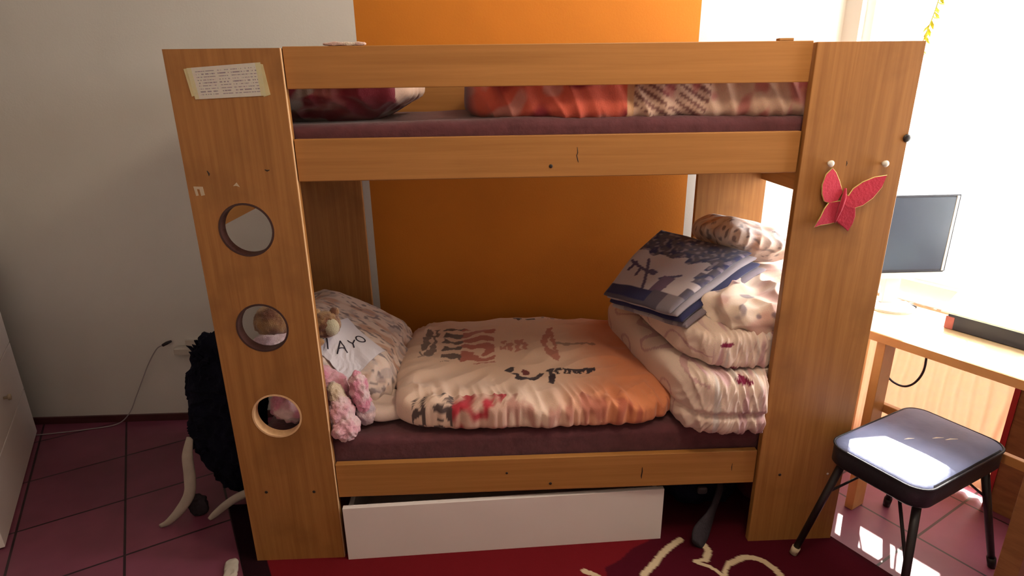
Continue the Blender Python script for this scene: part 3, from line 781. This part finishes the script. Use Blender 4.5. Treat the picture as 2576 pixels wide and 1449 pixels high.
# ------------------------------------------------------------------ upper bunk bedding
def up_pil_col(p0, p):
    x, y, z = p; c = (0.20, 0.022, 0.035)
    c = m3(c, (0.36, 0.14, 0.13), 0.8 * sstep(0.1, 0.45, nz(x * 9, y * 6, z * 34 + 3)))
    c = m3(c, (0.30, 0.24, 0.2), sstep(0.32, 0.45, nz(x * 12 + 3, y * 8, z * 20)))
    if x > 0.568: c = (0.62, 0.42, 0.32)
    return c
up = puff('pillow', (0.31, 0.355, 1.540), (0.288, 0.275, 0.100), M['cloth'], res=(110, 80, 26), k=4.5, disp=pil_disp(0.010), col=up_pil_col)
tag(up, 'dark maroon printed pillow at the left end of the upper bunk', 'pillow')
def up_duv_col(p0, p):
    x, y, z = p
    if x < 1.235:
        c = (0.60, 0.115, 0.07)
        c = m3(c, (0.24, 0.02, 0.03), sstep(0.0, 0.3, nz(x * 12, y * 7, z * 11)))
        c = m3(c, (0.55, 0.24, 0.19), 0.8 * sstep(0.2, 0.42, nz(x * 16 + 4, y * 8, z * 16)))
        if x > 1.215: c = (0.62, 0.36, 0.2)
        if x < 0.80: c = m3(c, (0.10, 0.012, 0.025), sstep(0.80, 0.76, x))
        return c
    c = (0.60, 0.40, 0.30)
    st = math.sin((x * 1.0 + z * 1.6) * 150 + 2 * nz(x * 8, z * 8))
    if x < 1.45: c = m3(c, (0.13, 0.03, 0.035), 0.8 * (st > 0.15) * (nz(x * 16, z * 10, y * 5) > -0.25))
    c = m3(c, (0.45, 0.12, 0.12), 0.75 * sstep(0.1, 0.4, nz(x * 22, y * 6, z * 18)))
    if x > 1.68: c = m3(c, (0.45, 0.10, 0.16), 0.5 * sstep(0, 0.3, nz(x * 30, z * 20)))
    return c
def up_duv_disp(p0, p, nr):
    front = sstep(-0.4, -1.0, p0.y)
    q = p + nr * (front * 0.014 * (ridge(p.x * 16 + p.z * 9, 2.0, p.z * 3) - 0.4) + 0.010 * nz(p.x * 7, p.y * 7, p.z * 7))
    q.z += -0.010 * math.sin((p.x + 0.62) * 2.6) * sstep(0, -1, p0.z)
    return q
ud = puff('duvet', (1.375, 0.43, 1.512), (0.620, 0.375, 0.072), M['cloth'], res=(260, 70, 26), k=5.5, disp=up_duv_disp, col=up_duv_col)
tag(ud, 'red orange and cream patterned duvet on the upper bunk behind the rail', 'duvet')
# pale scrap of cloth lying on the top rail
def scrap_disp(p0, p, nr): return p + nr * 0.003 * nz(p.x * 60, p.y * 60, p.z * 60)
tag(puff('cloth_scrap', (0.458, 0.023, 1.647), (0.055, 0.011, 0.0055), M['fur'], res=(40, 12, 8), k=3, disp=scrap_disp, col=solid((0.60, 0.40, 0.34), (0.62, 0.5, 0.4), 40)),
    'small pale pink cloth scrap lying on the top rail of the bunk bed', 'cloth')

# ------------------------------------------------------------------ under-bed drawer and bag
dr = thing('underbed_drawer', 'white box drawer standing under the lower bunk, slightly askew', 'drawer', (0.86, 0.2, 0))
A0, A1 = Vector((0.312, -0.012, 0.003)), Vector((1.402, 0.030, 0.003))
dx = (A1 - A0).normalized(); dyv = Vector((-dx.y, dx.x, 0)); DL = (A1 - A0).length
def drbox(a0, a1, b0, b1, z0, z1):
    return [A0 + dx * a + dyv * b_ + Vector((0, 0, z)) for a in (a0, a1) for b_ in (b0, b1) for z in (z0, z1)]
fp = obj('front_panel', drbox(0, DL, 0, 0.018, 0, 0.215), BOXF, M['white_lam'], dr, bevel=0.0015)
for a0, a1 in ((0.01, 0.026), (DL - 0.026, DL - 0.01)): obj('side_panel', drbox(a0, a1, 0.018, 0.60, 0.015, 0.19), BOXF, M['white_lam'], dr)
obj('back_panel', drbox(0.026, DL - 0.026, 0.585, 0.60, 0.015, 0.19), BOXF, M['white_lam'], dr)
obj('bottom_panel', drbox(0.026, DL - 0.026, 0.018, 0.585, 0.02, 0.03), BOXF, M['white_lam'], dr)
bag = thing('black_bag', 'black bag stuffed under the right end of the bed with a grey strap', 'bag', (1.62, 0.34, 0))
puff('body', (1.60, 0.36, 0.112), (0.15, 0.22, 0.10), M['blackfur'], bag, res=(40, 40, 20), k=3, disp=fur_disp(0.012, 14))
tube('strap', [(1.68, 0.22, 0.185), (1.64, 0.13, 0.135), (1.585, 0.06, 0.075), (1.535, 0.01, 0.035), (1.514, -0.022, 0.020)], [0.022, 0.028, 0.034, 0.044, 0.030], M['darkgrey'], bag, 14, 0.35, (0.7, 0.4, 0.5), sm=6)
puff('buckle', (1.575, 0.13, 0.13), (0.018, 0.008, 0.014), plain('dull_metal', (0.06, 0.045, 0.05, 1), 0.5), bag, res=(10, 10, 10), k=4)
mb = puff('cloth_bundle', (1.845, 0.28, 0.075), (0.085, 0.12, 0.072), M['maroon'], res=(40, 40, 24), k=2.6, disp=fur_disp(0.010, 16))
tag(mb, 'dark maroon cloth bundle under the bed beside the black bag', 'bundle')

# ------------------------------------------------------------------ black shaggy costume at the left end of the bed
cos_ = thing('shaggy_costume', 'shaggy black costume with two cream horn-like bands beside the left bed end', 'costume', (-0.2, 0.36, 0))
def shag(p0, p, nr):
    q = p + nr * (0.018 * nz(p.x * 18, p.y * 18, p.z * 18) + 0.022 * max(0, ridge(p.x * 26, p.y * 26, p.z * 20) - 0.3))
    q.x += 0.10 * (-p.z / 0.33) * -0.25 + 0.05 * sstep(-0.1, -0.9, p0.z)
    q.x = min(q.x, 0.155)
    return q
cb = puff('shaggy_body', (-0.185, 0.36, 0.375), (0.125, 0.085, 0.325), M['blackfur'], cos_, res=(36, 30, 90), k=2.8, disp=shag)
V, F = [], []
for i in range(170):     # loose tufts along the left outline and the top
    t = random.random(); z = 0.27 + 0.40 * t
    base = Vector((-0.29 + 0.075 * t + 0.02 * nz(z * 30, 1) + random.uniform(0, 0.05), 0.30 + random.uniform(-0.02, 0.10), z))
    d = Vector((-1.0, random.uniform(-0.5, 0.3), random.uniform(-0.7, 0.5))) if random.random() < 0.7 else Vector((random.uniform(-0.7, 0.1), random.uniform(-0.3, 0.3), 1.0))
    if d.z > 0.9: base = Vector((random.uniform(-0.245, -0.07), 0.33 + random.uniform(-0.03, 0.06), 0.655 + random.uniform(-0.03, 0.01)))
    d.normalize(); ln = random.uniform(0.02, 0.06)
    v, f = tube_vf([base, base + d * ln * 0.6, base + d * ln + Vector((0, 0, -0.012))], [0.009, 0.006, 0.0008], 6)
    k = len(V); V += v; F += [tuple(a + k for a in q) for q in f]
tf = obj('loose_tufts', V, F, M['blackfur'], cos_); tf['kind'] = 'stuff'
for pts, rr in (([(-0.302, 0.285, 0.325), (-0.312, 0.262, 0.26), (-0.310, 0.245, 0.18), (-0.318, 0.232, 0.115), (-0.352, 0.215, 0.062), (-0.395, 0.20, 0.022), (-0.425, 0.192, 0.010)], [0.012, 0.020, 0.022, 0.020, 0.018, 0.013, 0.008]),
                ([(-0.105, 0.255, 0.10), (-0.155, 0.245, 0.082), (-0.200, 0.235, 0.055), (-0.238, 0.228, 0.025), (-0.258, 0.222, 0.009)], [0.018, 0.017, 0.016, 0.013, 0.008])):
    o = tube('horn_band', pts, rr, M['cream'], cos_, 14, 0.6, (0, 1, 0.2), sm=6); o['label'] = 'cream curved band'
puff('tail', (-0.312, 0.262, 0.045), (0.038, 0.02, 0.045), M['darkgrey'], cos_, res=(20, 14, 24), k=2.4, disp=fur_disp(0.006, 30), rot=Matrix.Rotation(0.15, 4, 'Y'))

# ------------------------------------------------------------------ rug
RUGZ = 0.009
def seg_list(pts): return [(pts[i][0], pts[i][1], pts[i + 1][0], pts[i + 1][1]) for i in range(len(pts) - 1)]
def crv(pts): return seg_list([(p.x, p.y) for p in smoothline([Vector((a, b_, 0)) for a, b_ in pts], 5)])
CUR = []
for pts, w in (([(1.470, 0.020), (1.40, -0.03), (1.357, -0.078), (1.318, -0.115), (1.294, -0.150), (1.268, -0.24), (1.29, -0.36)], 0.0115),
               ([(1.538, 0.006), (1.549, -0.035), (1.527, -0.078)], 0.0115), ([(1.527, -0.078), (1.489, -0.084), (1.534, -0.113), (1.562, -0.160)], 0.0065),
               ([(1.562, -0.160), (1.575, -0.125), (1.600, -0.098)], 0.008), ([(1.600, -0.098), (1.665, -0.074), (1.717, -0.094), (1.745, -0.150), (1.750, -0.25), (1.66, -0.36)], 0.011),
               ([(1.108, -0.105), (1.135, -0.120), (1.160, -0.150), (1.17, -0.24), (1.12, -0.36)], 0.010), ([(0.55, -0.36), (0.7, -0.30), (0.86, -0.40)], 0.010)):
    CUR += [(q, w) for q in crv(pts)]
def rug_pt(a, t): # a across, t from the bed side (0) to the viewer (1)
    y = 0.30 - 0.95 * t
    x0 = -0.22 + (0.30 - y) * (UA.x / -UA.y); return Vector((x0 + a * 2.065, y, 0))
na, ntr = 420, 250
V, F, C = [], [], []
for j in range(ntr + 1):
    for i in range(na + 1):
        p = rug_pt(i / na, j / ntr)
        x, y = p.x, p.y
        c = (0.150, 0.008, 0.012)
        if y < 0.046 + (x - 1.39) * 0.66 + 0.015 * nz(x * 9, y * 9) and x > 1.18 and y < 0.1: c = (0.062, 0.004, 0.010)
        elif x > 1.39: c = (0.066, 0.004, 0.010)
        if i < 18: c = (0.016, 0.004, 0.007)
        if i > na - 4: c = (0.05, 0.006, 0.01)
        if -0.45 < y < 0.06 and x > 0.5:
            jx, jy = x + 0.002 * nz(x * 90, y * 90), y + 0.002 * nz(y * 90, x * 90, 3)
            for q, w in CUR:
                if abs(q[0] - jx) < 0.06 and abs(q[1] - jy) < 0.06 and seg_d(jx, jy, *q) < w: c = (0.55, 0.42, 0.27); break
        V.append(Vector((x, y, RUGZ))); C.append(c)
for j in range(ntr):
    for i in range(na):
        a = j * (na + 1) + i; F.append((a, a + 1, a + na + 2, a + na + 1))
k = len(V)
cor = [rug_pt(0, 0), rug_pt(1, 0), rug_pt(1, 1), rug_pt(0, 1)]
for q in cor: V.append(Vector((q.x, q.y, 0.0005))); C.append((0.08, 0.01, 0.01))
F.append((k, k + 1, k + 2, k + 3))
ix = [0, na, (ntr + 1) * (na + 1) - 1, ntr * (na + 1)]
F += [(ix[0], ix[1], k + 1, k), (ix[1], ix[2], k + 2, k + 1), (ix[2], ix[3], k + 3, k + 2), (ix[3], ix[0], k, k + 3)]
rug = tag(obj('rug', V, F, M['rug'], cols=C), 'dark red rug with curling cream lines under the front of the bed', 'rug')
# scrap of pale paper at the rug's edge
tag(puff('paper_scrap', (-0.075, -0.035, 0.009), (0.022, 0.05, 0.008), M['cream'], res=(14, 20, 8), k=3, disp=fur_disp(0.003, 40), rot=Matrix.Rotation(0.3, 4, 'Z')),
    'pale crumpled paper scrap on the floor at the rug\'s left edge', 'paper')

# ------------------------------------------------------------------ white dresser on the left
drs = thing('dresser', 'white drawer dresser at the left edge against the slanted wall', 'dresser', nu(-0.95, -1.0, 0))
DN = -0.755
nbox('carcass', -1.17, DN - 0.018, -1.440, -0.55, 0.0, 0.95, M['white_lam'], drs, 0.002)
for z0, z1 in ((0.008, 0.232), (0.236, 0.47), (0.474, 0.71), (0.714, 0.945)):
    d = nbox('drawer_front', DN - 0.0175, DN, -1.440, -0.55, z0, z1, M['white_lam'], drs, 0.002)
    if z0 < 0.1: continue
    V, F = lathe_vf(nu(DN, -1.084, (z0 + z1) / 2), NA, [(0.006, 0), (0.006, 0.012), (0.013, 0.016), (0.012, 0.024), (0.003, 0.026)], 14)
    obj('knob', V, F, M['rubber'], d, smooth=True)

# ------------------------------------------------------------------ socket and cable on the back wall
so = thing('wall_socket', 'cream double wall socket with a plug block low on the back wall', 'socket', (-0.625, WY, 0.345))
box('face_plate', (-0.625, WY - 0.012, 0.345), (-0.545, WY, 0.425), M['socket'], so, 0.003)
box('plug_block', (-0.672, WY - 0.040, 0.360), (-0.585, WY - 0.0005, 0.394), M['socket'], so, 0.004)
for zz in (0.405, 0.372):
    V, F = lathe_vf((-0.572, WY - 0.0115, zz), (0, -1, 0), [(0.012, 0), (0.012, 0.003), (0.009, 0.004)], 14); obj('outlet', V, F, M['socket'], so, smooth=True)
cb_ = thing('power_cable', 'thin pale cable running down the back wall to the dresser', 'cable', (-1.0, WY - 0.05, 0))
tube('wire', [(-0.715, WY - 0.030, 0.412), (-0.748, WY - 0.035, 0.395), (-0.805, WY - 0.030, 0.315), (-0.850, WY - 0.028, 0.235), (-0.895, WY - 0.03, 0.150), (-0.945, WY - 0.035, 0.060), (-1.010, WY - 0.045, 0.008), (-1.12, WY - 0.075, 0.004), (-1.25, WY - 0.10, 0.004), (-1.345, WY - 0.115, 0.004)], 0.0026, M['wire_white'], cb_, 8, sm=8)
tube('cable_plug', [(-0.722, WY - 0.028, 0.4085), (-0.705, WY - 0.022, 0.4165), (-0.690, WY - 0.006, 0.420)], [0.007, 0.008, 0.005], M['wire_black'], cb_, 10, sm=3)

# ------------------------------------------------------------------ desk
DF, DB, DU0, DU1 = 1.952, 2.335, 0.645, 1.95
desk = thing('desk', 'orange-brown wooden desk standing in front of the bright window', 'desk', nu(2.15, 1.2, 0))
nbox('desktop', DF + 0.004, DB, DU0, DU1, 0.690, 0.720, M['desk_top'], desk, 0.001)
nbox('front_edge', DF, DF + 0.004, DU0, DU1, 0.6895, 0.719, M['desk'], desk, 0.001)
nbox('leg', 1.965, 2.040, 0.892, 0.922, 0, 0.690, M['desk'], desk, 0.002)
nbox('leg', 1.965, 2.040, 1.365, 1.420, 0, 0.690, M['desk_brown'], desk, 0.002)
nbox('leg', 2.28, 2.318, 0.66, 0.70, 0, 0.690, M['desk'], desk, 0.002)
nbox('leg', 2.28, 2.318, 1.86, 1.90, 0, 0.690, M['desk'], desk, 0.002)
nbox('stretcher', 2.0405, 2.062, 0.892, 1.420, 0.398, 0.430, M['desk'], desk, 0.002)
bp_ = nbox('back_panel', 2.405, 2.42, 1.185, 1.90, 0.0, 0.680, M['desk_brown'], desk, 0.001)
nbox('edge_strip', 2.400, 2.422, 1.168, 1.185, 0.0, 0.685, M['edge_red'], desk)
nbox('panel_bracket', 2.30, 2.405, 1.70, 1.73, 0.60, 0.690, M['desk_brown'], desk)
# peach curtain over the low panes behind the desk
def curtain(name, n0, u0, u1, z0, z1, waves, amp, mat, parent=None, nu_=140, nz_=40):
    V, F = [], []
    for j in range(nz_ + 1):
        for i in range(nu_ + 1):
            s, t = i / nu_, j / nz_
            a = amp * (0.5 + 0.5 * (1 - t)) * math.sin(s * waves * 2 * PI + 0.9 * nz(s * 5, t * 2.5) * 3) + 0.006 * nz(s * 20, t * 4)
            V.append(nu(n0 + a, lerp(u0, u1, s), lerp(z0, z1, t)))
    for j in range(nz_):
        for i in range(nu_):
            q = j * (nu_ + 1) + i; F.append((q, q + 1, q + nu_ + 2, q + nu_ + 1))
    return obj(name, V, F, mat, parent, smooth=True)
lc = thing('cafe_curtain', 'peach curtain hanging in folds over the low window behind the desk', 'curtain', nu(2.44, 0.75, 0.03))
curtain('curtain_cloth', 2.455, 0.34, 1.160, 0.03, 0.690, 17, 0.009, M['peach_curtain'], lc)
tube('curtain_rod', [nu(2.455, 0.33, 0.694), nu(2.455, 1.165, 0.694)], 0.005, M['white_paint'], lc, 10)
nc = thing('net_curtain', 'white net curtain drawn to the side of the bright window', 'curtain', nu(2.46, 1.2, 0.9))
curtain('curtain_cloth', 2.462, 0.90, 1.45, 0.86, 2.42, 11, 0.020, M['sheer'], nc)
tube('curtain_rod', [nu(2.455, 0.30, 2.43), nu(2.455, 2.15, 2.43)], 0.010, M['white_paint'], nc, 10)
# hanging ribbon of yellow and green bits
hg = thing('hanging_garland', 'thin yellow and green garland hanging in front of the window', 'garland', nu(2.44, 0.63, 1.6))
gp = [nu(2.44, 0.683, 2.36), nu(2.44, 0.665, 2.10), nu(2.44, 0.648, 1.82), nu(2.44, 0.618, 1.66), nu(2.44, 0.598, 1.53)]
tube('cord', gp, 0.0022, M['leaf'], hg, 8, sm=6)
gl_ = smoothline(gp, 12); V, F = [], []
for i in range(6, len(gl_) - 1):
    p = gl_[i]; d = Vector((random.uniform(-1, 1), random.uniform(-0.4, 0.4), random.uniform(-1.4, -0.2))).normalized()
    v, f = tube_vf([p, p + d * 0.018, p + d * 0.034], [0.002, 0.0075, 0.001], 6, 0.3); k = len(V); V += v; F += [tuple(a + k for a in q) for q in f]
lv = obj('leaf_bits', V, F, M['leaf'], hg); lv['kind'] = 'stuff'
# desk cable
tag(tube('computer_cable', [nu(2.30, 0.806, 0.665), nu(2.29, 0.790, 0.53), nu(2.29, 0.776, 0.462), nu(2.29, 0.795, 0.430), nu(2.29, 0.828, 0.408), nu(2.29, 0.870, 0.408), nu(2.29, 0.903, 0.44), nu(2.29, 0.922, 0.50), nu(2.30, 0.915, 0.58), nu(2.30, 0.912, 0.685)], 0.0042, M['wire_black'], None, 8, sm=6),
    'black cable hanging in a loop under the desk', 'cable')

# monitor
mo = thing('monitor', 'dark flat computer monitor with a white foot on the desk', 'monitor', (2.34, 0.40, 0.721))
MW0, MW1, MZ0, MZ1, MY = 2.145, 2.523, 0.858, 1.150, 0.40
box('housing', (MW0, MY, MZ0), (MW1, MY + 0.035, MZ1), M['plastic_dark'], mo, 0.005)
box('screen_panel', (MW0 + 0.012, MY - 0.0015, MZ0 + 0.012), (MW1 - 0.020, MY + 0.001, MZ1 - 0.010), M['screen'], mo)
box('side_trim', (MW1 - 0.019, MY - 0.003, MZ0 + 0.006), (MW1 - 0.010, MY + 0.001, MZ1 - 0.006), M['plastic_white'], mo)
box('chin', (MW0, MY - 0.004, MZ0 - 0.022), (MW1, MY + 0.03, MZ0), M['plastic_white'], mo, 0.003)
box('stand_neck', (2.31, MY + 0.012, 0.735), (2.37, MY + 0.034, MZ0 - 0.02), M['plastic_white'], mo, 0.003)
V, F = lathe_vf((2.34, MY + 0.01, 0.7205), (0, 0, 1), [(0.085, 0), (0.085, 0.008), (0.06, 0.014), (0.03, 0.016)], 28); obj('stand_foot', V, F, M['plastic_white'], mo, smooth=False)
# small things on the desktop
tag(nbox('mouse_pad', 2.285, 2.325, 0.70, 0.785, 0.7205, 0.727, M['plastic_dark'], None, 0.002), 'small dark flat case on the desk near the bed', 'case')
pen = thing('pen', 'dark pen lying on the desk below the monitor', 'pen', nu(2.30, 0.80, 0.7205))
tube('barrel', [nu(2.325, 0.795, 0.727), nu(2.300, 0.845, 0.727)], 0.0055, M['wire_black'], pen, 10)
tube('tip', [nu(2.325, 0.795, 0.727), nu(2.331, 0.783, 0.726)], [0.0055, 0.001], M['plastic_white'], pen, 10)
pr = thing('printer', 'dark box-shaped printer with a pale cyan patterned lid at the right of the desk', 'printer', nu(2.25, 1.15, 0.7205))
nbox('body', 2.190, 2.325, 0.995, 1.45, 0.7205, 0.776, M['plastic_dark'], pr, 0.004)
V = [nu(2.182, 0.975, 0.777), nu(2.182, 1.46, 0.777), nu(2.330, 1.46, 0.87), nu(2.330, 0.985, 0.87), nu(2.182, 0.975, 0.783), nu(2.182, 1.46, 0.783), nu(2.330, 1.46, 0.876), nu(2.330, 0.985, 0.876)]
obj('lid', V, [(0, 3, 2, 1), (4, 5, 6, 7), (0, 1, 5, 4), (1, 2, 6, 5), (2, 3, 7, 6), (3, 0, 4, 7)], M['cyan'], pr)
nbox('end_cap', 2.1885, 2.30, 0.990, 1.018, 0.7205, 0.766, M['orange_pink'], pr, 0.003)
V, F = lathe_vf(nu(2.190, 1.235, 0.745), -NA, [(0.014, 0), (0.014, 0.006), (0.010, 0.009)], 16); obj('dial', V, F, M['plastic_white'], pr, smooth=True)

# ------------------------------------------------------------------ stool
SC = Vector((2.148, -0.108, 0)); SN = Vector((0.900, 0.436, 0)); SU = Vector((0.436, -0.900, 0))
def sp(a, b_, z): return SC + SN * a + SU * b_ + Vector((0, 0, z))
st = thing('stool', 'black vinyl stool with splayed metal legs in the sun by the desk', 'stool', SC)
Rz = Matrix(((SN.x, SU.x, 0, 0), (SN.y, SU.y, 0, 0), (0, 0, 1, 0), (0, 0, 0, 1)))
def seat_vf(hx, hy, r, z0, z1, dome):
    V, F = [], []; loop = []
    for (cx, cy, a0) in ((hx - r, hy - r, 0), (-(hx - r), hy - r, 90), (-(hx - r), -(hy - r), 180), (hx - r, -(hy - r), 270)):
        for k in range(9):
            a = math.radians(a0 + k * 90 / 8); loop.append((cx + r * math.cos(a), cy + r * math.sin(a)))
    n = len(loop)
    rings = [(0.80, z0), (0.97, z0 + 0.002), (1.0, z0 + 0.010), (1.0, z1 - 0.014), (0.985, z1 - 0.005), (0.955, z1), (0.90, z1 + dome * 0.35), (0.75, z1 + dome * 0.7), (0.5, z1 + dome * 0.92), (0.25, z1 + dome), (0.02, z1 + dome)]
    for s, z in rings:
        for x, y in loop: V.append(sp(x * s, y * s, z))
    for i in range(len(rings) - 1):
        for k in range(n): F.append((i * n + k, i * n + (k + 1) % n, (i + 1) * n + (k + 1) % n, (i + 1) * n + k))
    F.append(tuple(range(n))[::-1]); F.append(tuple((len(rings) - 1) * n + k for k in range(n)))
    return V, F
V, F = seat_vf(0.232, 0.148, 0.055, 0.388, 0.462, 0.012)
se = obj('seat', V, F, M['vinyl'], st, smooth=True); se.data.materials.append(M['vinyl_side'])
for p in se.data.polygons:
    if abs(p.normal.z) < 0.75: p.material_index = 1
V, F = [], []
for s in (1.003,):
    loop = []
    for (cx, cy, a0) in ((0.177, 0.093, 0), (-0.177, 0.093, 90), (-0.177, -0.093, 180), (0.177, -0.093, 270)):
        for k in range(7):
            a = math.radians(a0 + k * 15); loop.append(sp((cx + 0.055 * math.cos(a)) * s, (cy + 0.055 * math.sin(a)) * s, 0.456))
    V, F = tube_vf(loop + [loop[0]], 0.0035, 8)
obj('piping', V, F, M['vinyl_side'], se, smooth=True)
for x, y in ((-0.02, -0.02), (0.06, 0.02), (0.09, 0.045)):
    V, F = tube_vf([sp(x - 0.02, y - 0.006, 0.4735), sp(x, y, 0.4742), sp(x + 0.02, y + 0.01, 0.4735)], [0.001, 0.003, 0.001], 6, 0.3, (0, 0, 1)); obj('vinyl_crack', V, F, M['pin'], se)
LEGS = {}
for sa in (-1, 1):
    for sb in (-1, 1):
        top = sp(sa * 0.180, sb * 0.112, 0.396); ft = sp(sa * 0.262, sb * 0.172, 0.028)
        z = 0.0 if not (sa == -1 and sb == -1) else RUGZ
        bot = ft + (ft - top) * (0.028 - z - 0.002) / (0.396 - 0.028)
        LEGS[sa, sb] = (top, bot)
        lg = tube('leg', [top, ft], [0.0125, 0.0105], M['black_metal'], st, 14)
        tube('foot_cap', [ft + (top - ft) * 0.03, bot], [0.0135, 0.0125], M['rubber'] if (sa, sb) == (-1, -1) else M['black_metal'], lg, 14)
def along(k, z):
    a, b_ = LEGS[k]; t = (a.z - z) / (a.z - b_.z); return a + (b_ - a) * t
for k1, k2 in (((-1, -1), (1, -1)), ((-1, 1), (1, 1)), ((-1, 1), (-1, -1)), ((1, 1), (1, -1))):
    pass
tube('brace', [along((-1, -1), 0.265), along((1, -1), 0.265)], 0.004, M['black_metal'], st, 8)
tube('brace', [along((-1, 1), 0.19), sp(-0.06, -0.02, 0.393)], 0.0055, M['black_metal'], st, 8)
tube('brace', [along((1, 1), 0.265), sp(0.06, 0.09, 0.394)], 0.004, M['black_metal'], st, 8)

# ------------------------------------------------------------------ camera
f_px, cx_, cy_, cz_, yaw, pit, rol = 1500.0, 0.8267960, -1.6695899, 1.5370746, 0.0351047, 0.3263315, -0.0137536
cam = bpy.data.cameras.new('camera'); co = bpy.data.objects.new('camera', cam); COL.objects.link(co)
cam.sensor_fit = 'HORIZONTAL'; cam.sensor_width = 36.0; cam.lens = 36.0 * f_px / 2576.0; cam.clip_start = 0.02
sy, cyw, cp, spn = math.sin(yaw), math.cos(yaw), math.cos(pit), math.sin(pit)
fw = Vector((sy * cp, cyw * cp, -spn)); rt = Vector((cyw, -sy, 0)); upv = rt.cross(fw)
r2 = rt * math.cos(rol) + upv * math.sin(rol); u2 = -rt * math.sin(rol) + upv * math.cos(rol)
co.matrix_world = Matrix(((r2.x, u2.x, -fw.x, cx_), (r2.y, u2.y, -fw.y, cy_), (r2.z, u2.z, -fw.z, cz_), (0, 0, 0, 1)))
sc.camera = co

# ------------------------------------------------------------------ light: daylight and sun through the window, plus an added lamp
w = bpy.data.worlds.new('daylight'); sc.world = w; w.use_nodes = True
bg = w.node_tree.nodes.get('Background') or w.node_tree.nodes.new('ShaderNodeBackground')
bg.inputs['Color'].default_value = (1.0, 0.97, 0.93, 1); bg.inputs['Strength'].default_value = 21.0
sun = bpy.data.lights.new('sun', 'SUN'); so_ = bpy.data.objects.new('sun', sun); COL.objects.link(so_)
sun.energy = 18.0; sun.angle = 0.009; sun.color = (1.0, 0.93, 0.82)
sd = (NA * 1.0 - UA * 0.5 + ZA * 1.29).normalized()
so_.rotation_euler = sd.to_track_quat('Z', 'Y').to_euler(); so_.location = nu(4.5, 0, 4)
# daylight portal over the window opening
pl = bpy.data.lights.new('window_portal', 'AREA'); po = bpy.data.objects.new('window_portal', pl); COL.objects.link(po)
pl.shape = 'RECTANGLE'; pl.size = WU1 - WU0; pl.size_y = WZ1 - SILL; pl.cycles.is_portal = True
po.matrix_world = Matrix(((-UA.x, 0, NA.x, 0), (-UA.y, 0, NA.y, 0), (0, 1, 0, 0), (0, 0, 0, 1)))
po.location = nu(NW + 0.10, (WU0 + WU1) / 2, (SILL + WZ1) / 2)

lp_ = bpy.data.lights.new('added_ceiling_lamp', 'POINT'); lo = bpy.data.objects.new('added_ceiling_lamp', lp_); COL.objects.link(lo)  # unseen warm light added to brighten the upper bed, no fixture
lp_.energy = 29.0; lp_.shadow_soft_size = 0.12; lp_.color = (1.0, 0.80, 0.55); lo.location = (1.50, -0.70, 2.42)
vs = sc.view_settings
sc.display_settings.display_device = 'sRGB'
vs.view_transform = 'Standard'; vs.look = 'None'; vs.exposure = 0.10; vs.gamma = 1.0; vs.use_curve_mapping = False
